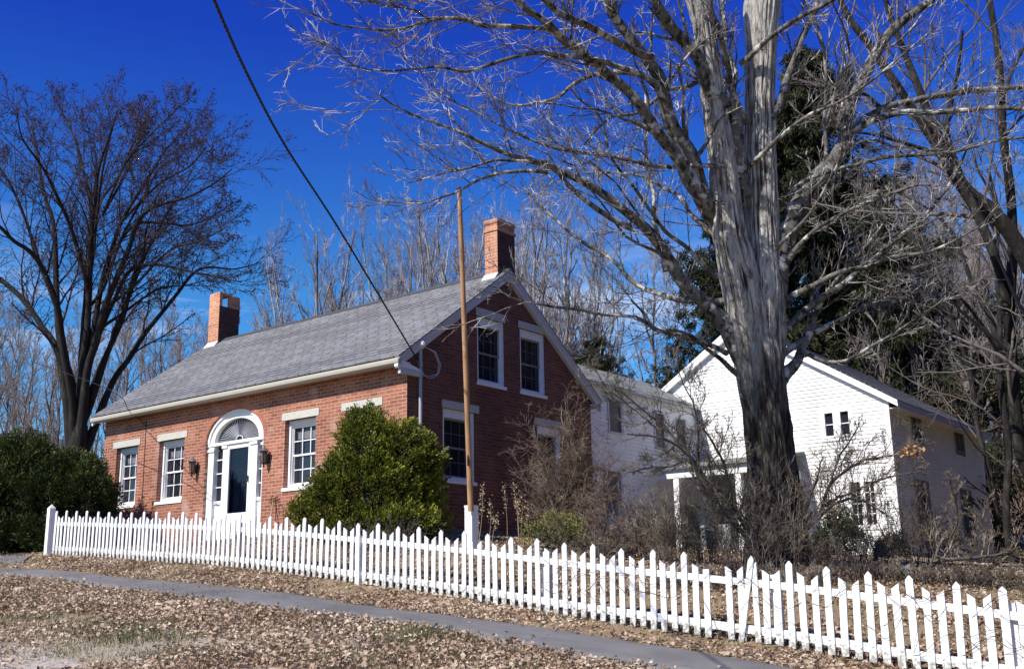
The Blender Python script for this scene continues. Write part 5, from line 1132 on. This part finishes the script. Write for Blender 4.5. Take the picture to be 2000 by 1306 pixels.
# undergrowth seen as one mass
def brushmass(name, label, regions, seed, m, n, hgt):
    rg = np.random.default_rng(seed); PP = []
    for (p0, p1, d0, d1) in regions:
        k = int(n*(p1-p0)/400); px = rg.uniform(p0,p1,k); D = rg.uniform(d0,d1,k); B = np.array([at(x,1150,d) for x,d in zip(px,D)]); B[:,2] = H(B[:,0],B[:,1])-.1; PP.append(B)
    B = np.concatenate(PP); K = len(B); q = np.linspace(0,1,6); d = rg.normal(size=(K,3))*[.35,.35,.1]+[0,0,1]; l = rg.uniform(.4,1.,K)*hgt
    P = B[:,None]+d[:,None]*(l[:,None]*q[None])[...,None]+np.cumsum(rg.normal(size=(K,6,3))*.06, axis=1)*[1,1,.3]; R = np.linspace(1,.4,6)[None]*rg.uniform(.010,.03,K)[:,None]
    b1, r1 = spawn(P, R, rg, 7, .5, (25,60), up=.15, wig=.2, n=5, rmin=.010); b2, r2 = spawn(b1, r1, rg, 5, .5, (25,60), wig=.2, n=3, rmin=.009)
    V, F = comb([tubes([(P,R)],4), tubes([(b1,r1),(b2,r2)],3)]); tagp(link(name, V, F, m), label, 'undergrowth', kind='stuff')
brushmass('undergrowth', 'tangled grey brown undergrowth filling the woods behind the hedge', [(-80,420,40,62)], 5, mat('undergrowth_twigs', (.17,.135,.125), .9, noise=[((.30,.26,.24), .6, .45, .65, (1,1,1))]), 330, 4.2)
brushmass('undergrowth', 'tangled brown undergrowth filling the woods beyond the barn', [(1740,2120,38,70),(1700,2000,60,90)], 6, mat('undergrowth_brown', (.22,.155,.12), .9, noise=[((.34,.27,.23), .6, .45, .65, (1,1,1))]), 380, 6.0)
# far white house glimpsed through the woods
b = at(40, 900, 78); b[2] = h1(b[0], b[1]); fh = thing('white_house', 'small white house barely seen through the woods above the hedge at far left', 'house', b)
R2 = np.array((R_.x, R_.y, 0)); R2 /= np.linalg.norm(R2); Q2 = np.array((-R2[1], R2[0], 0)); zt_ = (hz(40)-905)/FPX*78
def fp3(u, v, z): return tuple(b*[1,1,0]+R2*u+Q2*v+np.array((0,0,z)))
t = TB(); t.hexa([fp3(-4,0,b[2]-1),fp3(4,0,b[2]-1),fp3(4,7,b[2]-1),fp3(-4,7,b[2]-1)],[fp3(-4,0,zt_),fp3(4,0,zt_),fp3(4,7,zt_),fp3(-4,7,zt_)]); t.prism([fp3(-4,0,zt_+.003),fp3(4,0,zt_+.003),fp3(0,0,zt_+2.4)], tuple(Q2*7)); t.build('wall', clap, fh)
t = TB(); t.quad(fp3(-4.3,-.3,zt_-.15),fp3(-4.3,7.3,zt_-.15),fp3(0,7.3,zt_+2.46),fp3(0,-.3,zt_+2.46)); t.quad(fp3(4.3,-.3,zt_-.15),fp3(0,-.3,zt_+2.46),fp3(0,7.3,zt_+2.46),fp3(4.3,7.3,zt_-.15)); t.build('roof', roof_b, fh)
for u in (-2.6,-.4,1.8):
    for z_ in (zt_-1.9, zt_-4.6): t = TB(); t.quad(fp3(u,-.02,z_),fp3(u+.9,-.02,z_),fp3(u+.9,-.02,z_+1.4),fp3(u,-.02,z_+1.4)); t.build('window', glass, fh)
#STAGE_BUSH
# ================================================================== EVERGREEN BUSHES
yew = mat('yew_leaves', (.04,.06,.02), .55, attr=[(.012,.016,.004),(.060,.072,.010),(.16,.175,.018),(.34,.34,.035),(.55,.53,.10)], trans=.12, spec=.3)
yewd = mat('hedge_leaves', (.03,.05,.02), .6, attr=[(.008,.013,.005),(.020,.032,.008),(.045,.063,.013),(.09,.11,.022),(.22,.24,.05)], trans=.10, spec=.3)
jun = mat('juniper_leaves', (.12,.13,.04), .7, attr=[(.09,.09,.03),(.22,.22,.06),(.42,.40,.14)], trans=.15)
def bush(name, label, cat_, ells, m, seed, nclump, per, size, group=None, stem=True, rough=.10, clump=.16, jit=.28, fill=0):
    E_ = np.array([[*c, *r] for c, r in ells]); base = E_[0,:3].copy(); base[2] = h1(base[0], base[1]); t = thing(name, label, cat_, base, group); rg = np.random.default_rng(seed)
    area = np.array([e[3]*e[4]+e[4]*e[5]+e[3]*e[5] for e in E_]); area /= area.sum(); C = []; Nn_ = []
    for e, a in zip(E_, area):
        k = int(nclump*a*1.5); d = rg.normal(size=(k,3)); d /= np.linalg.norm(d,axis=1,keepdims=True); d[:,2] = np.abs(d[:,2])*np.where(rg.random(k)<.72,1,-.75)
        f = 1+rough*(vnoise(d*3.1+e[:3],seed)-.5)*2+rough*.7*(vnoise(d*7+e[:3],seed+1)-.5)*2+rg.normal(size=k)*.03-np.where(rg.random(k)<.25, rg.uniform(.05,.3,k), 0)
        C.append(e[:3]+d*e[3:]*f[:,None]); Nn_.append(d/e[3:]*e[3:].mean())
    C = np.concatenate(C); Nn_ = np.concatenate(Nn_); Nn_ /= np.linalg.norm(Nn_,axis=1,keepdims=True)
    inside = np.zeros(len(C), bool)
    for e in E_: inside |= (((C-e[:3])/e[3:])**2).sum(1) < .60
    inside |= C[:,2] < H(C[:,0],C[:,1])+.02
    C = C[~inside]; Nn_ = Nn_[~inside]; ca = vnoise(C*2.3, seed+9)*.55+rg.random(len(C))*.45
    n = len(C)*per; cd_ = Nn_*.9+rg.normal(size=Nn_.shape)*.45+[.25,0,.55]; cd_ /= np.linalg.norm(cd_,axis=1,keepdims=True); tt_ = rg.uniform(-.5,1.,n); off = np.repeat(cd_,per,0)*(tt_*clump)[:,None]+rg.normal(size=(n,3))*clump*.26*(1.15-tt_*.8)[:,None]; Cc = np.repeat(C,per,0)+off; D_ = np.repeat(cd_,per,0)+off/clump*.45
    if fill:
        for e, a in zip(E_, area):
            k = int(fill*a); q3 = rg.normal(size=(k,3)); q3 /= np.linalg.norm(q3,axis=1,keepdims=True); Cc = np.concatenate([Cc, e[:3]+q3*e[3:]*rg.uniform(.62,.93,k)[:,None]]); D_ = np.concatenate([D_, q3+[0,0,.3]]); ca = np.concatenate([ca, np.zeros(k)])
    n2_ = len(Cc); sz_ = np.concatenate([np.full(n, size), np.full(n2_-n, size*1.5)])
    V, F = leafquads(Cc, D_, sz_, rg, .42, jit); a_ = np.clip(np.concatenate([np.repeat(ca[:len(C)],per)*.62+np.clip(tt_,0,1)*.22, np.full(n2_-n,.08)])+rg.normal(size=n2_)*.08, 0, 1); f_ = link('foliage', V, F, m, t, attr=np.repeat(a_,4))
    if stem:
        ns = 16; q = np.linspace(0,1,8); tg = C[rg.integers(0,len(C),ns)]; P = base[None,None]+(tg-base)[:,None]*q[None,:,None]*.95; P[:,:,2] += (q*(1-q))[None]*.3
        b1, r1 = spawn(P, np.linspace(.04,.01,8)[None]+np.zeros((ns,8)), rg, 10, .5, (30,60), up=.1, n=5, rmin=.008)
        V, F = comb([tubes([(P, np.linspace(.04,.01,8)[None]+np.zeros((ns,8)))],6), tubes([(b1,r1)],3)]); link('stem', V, F, shrub_b, t)
    return t
def el(px, py, D, rx, ry, rz): return (at(px, py, D), (rx, ry, rz))
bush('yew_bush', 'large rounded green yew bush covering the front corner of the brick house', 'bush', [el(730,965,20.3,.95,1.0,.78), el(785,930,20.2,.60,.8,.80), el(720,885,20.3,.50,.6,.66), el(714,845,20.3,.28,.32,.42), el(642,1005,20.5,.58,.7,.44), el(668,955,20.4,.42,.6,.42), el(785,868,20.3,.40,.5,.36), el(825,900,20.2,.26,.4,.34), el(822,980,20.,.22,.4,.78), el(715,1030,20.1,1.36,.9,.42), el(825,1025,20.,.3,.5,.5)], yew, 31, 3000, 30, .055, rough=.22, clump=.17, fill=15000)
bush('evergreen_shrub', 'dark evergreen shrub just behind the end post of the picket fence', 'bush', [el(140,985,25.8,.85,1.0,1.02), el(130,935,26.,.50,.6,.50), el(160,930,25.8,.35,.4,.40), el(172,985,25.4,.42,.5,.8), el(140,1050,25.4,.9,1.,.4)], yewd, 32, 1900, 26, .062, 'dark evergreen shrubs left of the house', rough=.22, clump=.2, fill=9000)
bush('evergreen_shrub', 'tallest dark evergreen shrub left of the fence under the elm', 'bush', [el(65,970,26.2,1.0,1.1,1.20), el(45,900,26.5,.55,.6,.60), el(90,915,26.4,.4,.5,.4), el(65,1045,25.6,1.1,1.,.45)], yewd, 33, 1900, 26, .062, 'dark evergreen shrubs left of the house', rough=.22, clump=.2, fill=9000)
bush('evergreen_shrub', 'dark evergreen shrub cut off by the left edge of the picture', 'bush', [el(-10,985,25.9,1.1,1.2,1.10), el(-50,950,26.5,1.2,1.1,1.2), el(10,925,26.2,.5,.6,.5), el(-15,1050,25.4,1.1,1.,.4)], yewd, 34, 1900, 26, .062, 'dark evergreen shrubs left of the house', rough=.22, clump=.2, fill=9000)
bush('juniper_bush', 'low yellow green bush at the foot of the brick gable', 'bush', [el(1088,1035,19.0,.34,.35,.22), el(1055,1050,18.8,.26,.3,.14), el(1112,1058,18.9,.24,.3,.14)], jun, 35, 420, 9, .034, rough=.25)
bush('evergreen_sprig', 'small dark evergreen beneath the barn window right of the maple trunk', 'bush', [el(1638,1055,24.,.42,.4,.40), el(1642,1018,24.,.2,.2,.25), el(1610,1075,24.,.3,.3,.25)], yewd, 36, 600, 10, .06, 'small evergreens before the barn')
bush('evergreen_sprig', 'smaller dark evergreen at the near corner of the barn', 'bush', [el(1742,1080,25.,.28,.3,.26), el(1745,1060,25.,.12,.12,.14)], yewd, 37, 300, 10, .06, 'small evergreens before the barn')
#STAGE_BRUSH
# ================================================================== BARE SHRUBS AND BRUSH
def shrub(name, label, cx_, D, wpx, toppy, seed, ns, m, group=None, up=.9, curve=.0, bend=.5, r0=.012, n1=7, n2=5, ly=.6, rmin=.004, base_sp=.4, wig=.16, cat_='shrub', trop=-.02, lens=(.55,1.05)):
    b = at(cx_, 1150, D); b[2] = h1(b[0], b[1]); t = thing(name, label, cat_, b, group); rg = np.random.default_rng(seed)
    hh = (hz(cx_)-toppy)/FPX*D-b[2]; W_ = wpx/2/FPX*D; a = rg.uniform(0,2*np.pi,ns); rr2 = np.sqrt(rg.random(ns)); K = 12; q = np.linspace(0,1,K)
    Rt = np.array((R_.x,R_.y,0)); Ft = np.array((F_.x,F_.y,0)); Rt /= np.linalg.norm(Rt); Ft /= np.linalg.norm(Ft)
    ox = rr2*np.cos(a); oy = rr2*np.sin(a)*ly
    P = b[None,None]+(ox*W_*base_sp)[:,None,None]*Rt+(oy*W_*base_sp)[:,None,None]*Ft+np.zeros((ns,K,3))
    P = P+(ox*W_*(1-base_sp))[:,None,None]*Rt*(q**(1+bend))[None,:,None]+(oy*W_*(1-base_sp))[:,None,None]*Ft*(q**(1+bend))[None,:,None]
    l = hh*rg.uniform(*lens,ns)*(1-.35*rr2**2); P[:,:,2] += l[:,None]*(q-curve*q**2*rr2[:,None])[None].reshape(ns,K)
    P += np.cumsum(rg.normal(size=(ns,K,3))*hh*.012, axis=1)*[1,1,.4]
    R = np.linspace(1,.35,K)[None]*rg.uniform(.6,1.3,ns)[:,None]*r0
    b1, r1 = spawn(P, R, rg, n1, .38, (25,60), up=.1, trop=trop, wig=wig, n=7, rr=.6, rmin=rmin, t=(.15,1.)); b2, r2 = spawn(b1, r1, rg, n2, .5, (25,60), trop=trop, wig=wig*1.3, n=5, rr=.7, rmin=rmin*.85)
    V, F = tubes([(P,R)],6); link('stems', V, F, shrub_b, t, smooth=True); V, F = comb([tubes([(b1,r1)],4), tubes([(b2,r2)],3)]); link('twigs', V, F, m, t); return t
shrub('barberry_shrub', 'low purple brown twiggy shrub under the yew bush behind the pickets', 742, 18.6, 200, 1008, 51, 60, purp_t, n1=9, n2=6, base_sp=.75, r0=.007, rmin=.0045)
shrub('climbing_shrub', 'tall tangle of bare brown branches climbing the brick gable', 1120, 20.6, 200, 735, 52, 50, vine_t, n1=14, n2=9, base_sp=.45, r0=.014, curve=.25, trop=-.06, wig=.26)
shrub('bramble_shrub', 'arching pale brown bramble right of the brick gable before the white wing', 1205, 19.6, 240, 880, 53, 34, vine_t, n1=10, n2=7, base_sp=.4, r0=.012, curve=.35, trop=-.08, wig=.24)
shrub('bramble_shrub', 'wide low bramble of pale twigs spilling from the gable toward the fence', 1160, 18.4, 260, 1000, 54, 40, shrub_t, n1=9, n2=6, base_sp=.5, r0=.009, curve=.5, trop=-.06, wig=.22)
shrub('bare_shrub', 'upright bare brown shrub before the white porch post', 1285, 18.6, 120, 955, 55, 40, shrub_t, 'upright brush before the porch', n1=8, n2=5, base_sp=.6, r0=.008)
shrub('bare_shrub', 'upright bare brown shrub between the porch and the maple', 1395, 17.8, 140, 970, 56, 44, shrub_t, 'upright brush before the porch', n1=8, n2=5, base_sp=.6, r0=.008)
shrub('sucker_thicket', 'thicket of thin upright brown shoots around the foot of the maple', 1500, 16.3, 230, 890, 57, 80, shrub_t, n1=6, n2=4, base_sp=.75, r0=.007, wig=.10)
shrub('bare_shrub', 'low bare brown shrub right of the maple foot', 1600, 16.6, 120, 1030, 58, 40, shrub_t, 'low brush along the bank', n1=8, n2=5, base_sp=.5, r0=.008)
shrub('bare_shrub', 'low reddish brown brush below the barn corner', 1690, 19.0, 150, 1030, 59, 44, vine_t, 'low brush along the bank', n1=8, n2=5, base_sp=.6, r0=.008)
shrub('bare_shrub', 'pale dry brush below the shaded barn wall', 1800, 20.0, 170, 985, 60, 44, shrub_t, 'low brush along the bank', n1=8, n2=5, base_sp=.6, r0=.008)
shrub('bare_shrub', 'dense bare brush standing right against the left porch post', 1318, 17.9, 120, 925, 90, 30, shrub_t, 'upright brush before the porch', n1=9, n2=6, base_sp=.6, r0=.007)
shrub('bare_shrub', 'tall thin bare shoots before the lower barn window', 1660, 17.2, 190, 850, 91, 16, shrub_t, n1=9, n2=7, base_sp=.5, r0=.006, wig=.12)
shrub('bare_shrub', 'tall thin bare shoots before the near corner of the barn', 1765, 18.2, 160, 900, 92, 14, shrub_t, n1=9, n2=7, base_sp=.5, r0=.006, wig=.12)
for k, (px, D, w_, ty) in enumerate([(1340,15.0,160,1092),(1440,14.6,160,1080),(1560,14.6,190,1082),(1665,14.8,190,1080),(1770,15.0,190,1085),(1870,15.2,190,1098),(1960,15.2,200,1098)]):
    shrub('bramble', ['low dark bramble behind the fence below the porch','low dark bramble behind the fence below the maple','bramble behind the leaning picket','bramble behind the fence under the small evergreen','bramble behind the fence beside the pale stone','bramble behind the fence below the shaded barn wall','bramble behind the right end of the fence'][k], px, D, w_, ty, 70+k, 60, purp_t if k%2 else shrub_t, 'low brambles right behind the fence', n1=10, n2=6, base_sp=.7, r0=.006, curve=.3)
def handshrub(label, D, base, stems, seed, m=shrub_t, n1=10, grp=None, dz=0, ln=.3):
    b = at(base[0], base[1], D); b[2] = h1(b[0], b[1]); t = thing('bent_shrub', label, 'shrub', b, grp); rg = np.random.default_rng(seed)
    L = [limb3([(x, y, r*.62) for x, y, r in s], D, dz*(1 if i%2 else -1), 20) for i, s in enumerate(stems)]; Pa = np.array([p for p, r in L]); Ra = np.array([r for p, r in L])
    Pa = Pa+np.cumsum(rg.normal(size=Pa.shape)*.008, axis=1)
    V, F = tubes([(Pa,Ra)],8); link('stems', V, F, mat('bent_stem_bark', (.07,.06,.05), .9, noise=[((.30,.28,.25), 5, .54, .68, (1,1,1))]), t, smooth=True)
    b1, r1 = spawn(Pa, Ra, rg, n1+6, ln*1.25, (30,70), up=.2, trop=.03, wig=.22, n=8, rr=.45, rmin=.005, t=(.15,1.), lmax=1.6); b2, r2 = spawn(b1, r1, rg, 8, .5, (25,60), wig=.24, n=5, rmin=.0038); b3, r3 = spawn(b2, r2, rg, 5, .55, (25,60), wig=.22, n=4, rmin=.004)
    V, F = comb([tubes([(b1,r1)],5), tubes([(b2,r2),(b3,r3)],3)]); link('twigs', V, F, m, t); return t
handshrub('bent dark shrub leaning left from the maple foot toward the white wing', 16.6, (1490,1110), [
  [(1490,1110,9),(1460,1060,8),(1430,1020,8),(1400,985,7),(1372,960,7),(1360,925,6),(1340,890,5),(1305,862,4),(1265,850,3),(1225,845,2)],
  [(1470,1080,8),(1450,1030,7),(1418,985,7),(1385,945,6),(1350,905,6),(1330,880,5),(1290,840,4),(1240,800,3),(1205,770,2)],
  [(1440,1050,6),(1425,985,5),(1422,940,5),(1405,900,4),(1380,860,3),(1360,830,2)],
  [(1360,925,4),(1345,900,4),(1310,912,3),(1270,912,3),(1220,920,2)],
  [(1366,940,4),(1360,880,3.4),(1358,830,3),(1350,780,2.4),(1330,730,1.6),(1310,690,1)],
  [(1290,842,3),(1230,790,2.4),(1190,750,2),(1165,700,1.4)]], 81, shrub_t, 14, dz=.6)
handshrub('bent dark shrub leaning right from the maple foot across the barn window', 17.4, (1560,1105), [
  [(1560,1105,8),(1567,1049,7),(1582,1028,6),(1607,1003,5.5),(1630,985,4.6),(1664,973,4),(1700,985,3),(1740,1010,2)],
  [(1600,1010,5),(1622,950,4.6),(1649,929,4.4),(1687,906,4),(1718,898,3.6),(1750,891,3),(1777,881,2.4),(1810,865,1.4)],
  [(1612,990,4),(1640,968,3.6),(1666,958,3.4),(1718,933,3),(1750,923,2.6),(1800,915,1.6)],
  [(1624,940,3.6),(1635,915,3),(1645,891,3),(1665,860,2.2),(1680,830,1.4)],
  [(1565,1060,5),(1575,1000,4),(1590,950,3),(1600,900,2)]], 82, shrub_t, 12, dz=.5)
handshrub('crooked dark fallen limb shrub on the mossy bank before the shaded barn wall', 16.5, (1800,1130), [
  [(1790,1140,8),(1813,1112,7),(1834,1095,7),(1867,1093,6),(1897,1089,5.5),(1930,1085,5),(1975,1080,4),(2020,1070,3)],
  [(1825,1100,6),(1835,1075,5),(1845,1055,4.6),(1856,1048,4),(1880,1075,3),(1900,1085,3)],
  [(1856,1048,4),(1868,1010,3.6),(1862,970,3),(1850,930,2)],[(1897,1089,4),(1905,1050,3.4),(1920,1010,2.6),(1935,975,1.6)],
  [(1900,1130,5),(1935,1110,4.6),(1970,1090,4),(2005,1085,3.4)]], 83, shrub_t, 8, dz=.4)
# brown leaf clusters still hanging
rg = np.random.default_rng(3); tl = mat('dry_leaves', (.3,.18,.08), .8, attr=[(.20,.09,.04),(.42,.25,.12),(.55,.38,.2)], trans=.2)
for (px, py, D, lab) in [(1778,881,17.0,'bunch of dry orange brown leaves hanging before the shaded barn wall')]:
    c = at(px,py,D); n = 90; C = c+rg.normal(size=(n,3))*[.10,.10,.06]; V,F = leafquads(C, rg.normal(size=(n,3))+[0,0,-.6], .075, rg, .6); tagp(link('leaf_bunch', V, F, tl, attr=np.repeat(rg.random(n),4)), lab, 'leaves')
# dry flower stalks by the gable
for k, (px, ty) in enumerate([(942,955),(958,985),(984,952),(1003,950),(1012,975),(1030,1000),(972,1010),(935,1000),(1022,985)]):
    D = 18.6+.25*(k%3); b = at(px+rw.uniform(-12,12), 1075, D); b[2] = h1(b[0], b[1]); t = thing('dry_stalk', 'tan dry flower stalk standing before the shaded brick gable', 'dry plant', b, 'dry flower stalks before the brick gable')
    tp2 = at(px, ty, D); q = np.linspace(0,1,8); P = (b[None]+(tp2-b)[None]*q[:,None]); P += np.array((R_.x,R_.y,0))*(q*(1-q)*.12*rw.choice((-1,1)))[:,None]
    V, F = tubes([(P[None], np.linspace(.007,.003,8)[None])], 5); link('stem', V, F, stalk, t)
    n = 70; i = rg.integers(5,8,n); C = P[i]+rg.normal(size=(n,3))*[.022,.022,.07]; V, F = leafquads(C, rg.normal(size=(n,3))+[0,0,.5], .035, rg, .6); link('seed_head', V, F, stalk, t)
# stones on the bank
def rock(px, py, D, s, lab, seed):
    c = at(px,py,D); rg2 = np.random.default_rng(seed); bm = bmesh_ico(4); V = bm[0]*(1+.55*(vnoise(bm[0]*1.7+seed, seed)-.5)*2+.2*(vnoise(bm[0]*4+seed, seed)-.5))[:,None]*np.array(s)*(1+.08*(vnoise(bm[0]*6,seed)-.5))[:,None]+c
    tagp(link('stone', V, bm[1], rockm, smooth=True), lab, 'stone', 'loose stones on the bank')
def bmesh_ico(sub):
    import bmesh
    b = bmesh.new(); bmesh.ops.create_icosphere(b, subdivisions=sub, radius=1); V = np.array([v.co[:] for v in b.verts]); F = np.array([[v.index for v in f.verts] for f in b.faces]); b.free(); return V, F
rock(1772,1122,15.2,(.10,.09,.12),'pale grey upright stone on the bank behind the fence',1)
rock(1776,1142,14.6,(.09,.08,.045),'small flat pale stone just below the upright stone',2)
rock(1345,1116,16.8,(.28,.2,.09),'dark stone half buried in leaves below the porch',5)
# vines twined on the fence
rg = np.random.default_rng(12); PP = []
for k in range(46):
    n = rg.uniform(31,44.5); p = fpt(n); u = loc_dir(n); q = np.linspace(0,1,12); l = rg.uniform(.3,.9); ph = rg.uniform(0,6); z0 = rg.uniform(.2,.85)
    PP.append(p[None]+u[None]*((q-.5)*l)[:,None]+fn_[None]*(.03+.02*np.sin(q*9+ph))[:,None]+np.array((0,0,1))[None]*(z0+.12*np.sin(q*5+ph)+rg.normal()*.2*q)[:,None])
V, F = tubes([(np.array(PP), np.full((46,12),.0028))],4); tagp(link('fence_vines', V, F, mat('vine_dark', (.07,.045,.035), .9)), 'thin dark bare vines twined over the right part of the picket fence', 'vine', kind='stuff')
#STAGE_GROUND
# ================================================================== LEAF LITTER AND GRASS
rg = np.random.default_rng(99)
def scatter(n, d0, d1, p0=-80, p1=2080):
    D = np.sqrt(rg.uniform(d0**2, d1**2, n)); px = rg.uniform(p0, p1, n); cv = np.array([camvec(0,0,1)]); R3 = np.array(R_); F3 = np.array(F_); Rh = R3*[1,1,0]; Fh = F3*[1,1,0]
    v = F3[None]*D[:,None]+R3[None]*((px-1000)/FPX*D)[:,None]+np.array(U_)[None]*(-(1160-653)/FPX*D)[:,None]; P = np.array((CX,CY,0))+v; P[:,2] = H(P[:,0],P[:,1]); return P
PC = PV[:,PV.shape[1]//2,:2]; PHW = np.linalg.norm(PV[:,-1,:2]-PV[:,0,:2],axis=1)/2
def pathdist(P):
    out_ = np.empty(len(P))
    for i in range(0,len(P),20000):
        d = np.hypot(P[i:i+20000,None,0]-PC[None,:,0], P[i:i+20000,None,1]-PC[None,:,1]); j = d.argmin(1); out_[i:i+20000] = d[np.arange(len(j)),j]-PHW[j]*.92
    return out_
def clear(P): return ~((P[:,1] > -.05) & (P[:,0] < .1) & (P[:,1] < 7)) & ~((P[:,1] > 13.9) & (P[:,0] < 5.1))
P = scatter(230000, 8.2, 25); pd = pathdist(P); dn = vnoise(P*[.8,.8,0], 40)*.6+vnoise(P*[2.7,2.7,0], 41)*.4
sd = (P-np.array(E0))@fn_      # distance in front of the fence
bare = (sd > 4.2) & (((P-np.array(E0))@fdir) < 13)
keep = clear(P) & (rg.random(len(P)) < np.where(pd < -.02, .004, np.where(pd < .1, .5, np.clip((dn-.18)*2.6,.12,1))*np.where(bare,np.clip((vnoise(P*[1.3,1.3,0],77)-.30)*1.6,.05,.6),1)))
P = P[keep]; n = len(P); P[:,2] += np.where(pathdist(P)<0,.058,rg.uniform(.005,.05,n))
litter = mat('leaf_litter', (.3,.2,.12), .8, attr=[(.15,.09,.055),(.33,.225,.15),(.52,.40,.29),(.70,.59,.46)], trans=.08)
dr_ = rg.normal(size=(n,3))*[1,1,.42]; dr_ /= np.linalg.norm(dr_,axis=1,keepdims=True); S_ = np.cross(dr_, [0,0,1.]+rg.normal(size=(n,3))*.5); S_ /= np.linalg.norm(S_,axis=1,keepdims=True)
l = (rg.uniform(.022,.056,n)*np.where(rg.random(n)<.10,1.5,1))[:,None]*1.15; up_ = np.cross(S_, dr_); fold = rg.uniform(-.2,.6,n)[:,None]*l
V = np.stack([P-dr_*l*.5, P-S_*l*.45+up_*fold*.6, P+dr_*l*.5, P+S_*l*.45+up_*fold], 1); ii = np.arange(4*n).reshape(n,4)
F = np.concatenate([ii[:,[0,1,2]], ii[:,[0,2,3]]]); ca = np.clip(vnoise(P*[1.5,1.5,0],50)*.5+rg.random(n)*.6-.05,0,1)
tagp(link('fallen_leaves', V.reshape(-1,3), F, litter, attr=np.repeat(ca,4)), 'dry tan and brown fallen leaves strewn over the grass and along the fence', 'leaves', kind='stuff')
def blades(C, hgt, rg, lean=.5):
    n = len(C); a = rg.uniform(0,2*np.pi,n); w_ = np.stack([np.cos(a),np.sin(a),0*a],1)*.006*(hgt/.08)[:,None]**.5; d = rg.normal(size=(n,3))*lean; d[:,2] = 1; d /= np.linalg.norm(d,axis=1,keepdims=True)
    V = np.stack([C-w_, C+w_, C+d*hgt[:,None]], 1); return V.reshape(-1,3), np.arange(3*n).reshape(n,3)
spots = [(230,1232,1.0),(280,1155,.7),(105,1140,.7),(75,1155,.5),(350,1165,.5),(425,1163,.5),(270,1230,.6),(240,1262,.5),(160,1225,.6),(40,1215,.6),(810,1232,.6),(850,1240,.5),(830,1268,.6),(690,1290,.8),(730,1262,.3),(640,1225,.4),(680,1225,.4),(320,1285,.7),(60,1185,.3),(560,1170,.3),(345,1250,.5),(395,1290,.4),(180,1195,.4),(700,1300,.7),(870,1290,.4),(120,1280,.3),(450,1240,.4),(560,1290,.4)]
Cs = []; At = []
for (px, py, s) in spots:
    k = (py-hz(px))/FPX; d = 9.0
    for it in range(40):       # march to the ground along the pixel ray
        q = at(px, py, d)
        if q[2] <= h1(q[0], q[1]): break
        d += .35
    n = int(900*s); C = q[None]+rg.normal(size=(n,3))*[.30*s+.1,.30*s+.1,0]; Cs.append(C); At.append(rg.uniform(.35,1,n))
G = scatter(130000, 8.5, 25); gd = vnoise(G*[.9,.9,0], 60); near_ = (((G-np.array(E0))@fdir) < 9); sdd = (G-np.array(E0))@fn_
kp = clear(G) & (pathdist(G) > .03) & ((gd > .52) | (near_ & (sdd > 0) & (sdd < 3.2)) | (np.abs(pathdist(G)-.06) < .07) | (np.abs(sdd) < .12)) ; G = G[kp]; Cs.append(G); At.append(np.where(rg.random(len(G))<.8, rg.uniform(0,.3,len(G)), rg.uniform(.2,.7,len(G))))
C = np.concatenate(Cs); At = np.concatenate(At); C[:,2] = H(C[:,0],C[:,1])-.005
V, F = blades(C, rg.uniform(.03,.10,len(C)), rg, .55)
grassm = mat('grass_blades', (.15,.14,.05), .7, attr=[(.50,.42,.28),(.34,.29,.16),(.17,.165,.07),(.085,.09,.035),(.045,.052,.022)], trans=.2)
tagp(link('grass', V, F, grassm, attr=np.repeat(At,3)), 'short tufts of green and straw coloured grass among the leaves', 'grass', kind='stuff')
# sandy shoulder at the lower left corner
def gp(px, py):
    d = 6.0
    for it in range(120):
        q = at(px, py, d)
        if q[2] <= h1(q[0], q[1]): return q
        d += .15
    return q
o_, _ = strip('sandy_shoulder', [gp(-160,1228), gp(-40,1240), gp(40,1262), gp(110,1272), gp(190,1290), gp(250,1300), gp(330,1330)], [gp(-160,1420), gp(-40,1430), gp(40,1440), gp(110,1440), gp(190,1440), gp(250,1440), gp(330,1440)], 90, 14, mat('pale_sand', (.40,.345,.28), .95, noise=[((.55,.50,.43), 5, .4, .65, (1,1,1)), ((.24,.19,.14), 14, .56, .72, (1,1,1))], bump=(60,.8,.02,(1,1,1))), .012, .22, .13)
tagp(o_, kind='structure')
# asphalt drive mouth at the far left, beyond the path
DV = [gp(-160,1083), gp(-60,1084), gp(0,1086), gp(35,1088), gp(60,1090)]; DB = [gp(-160,1103), gp(-60,1104), gp(0,1104.5), gp(25,1104), gp(45,1100)]
o_, _ = strip('driveway', DV, DB, 60, 8, asphalt, .05, .05); tagp(o_, kind='structure')
#STAGE_END
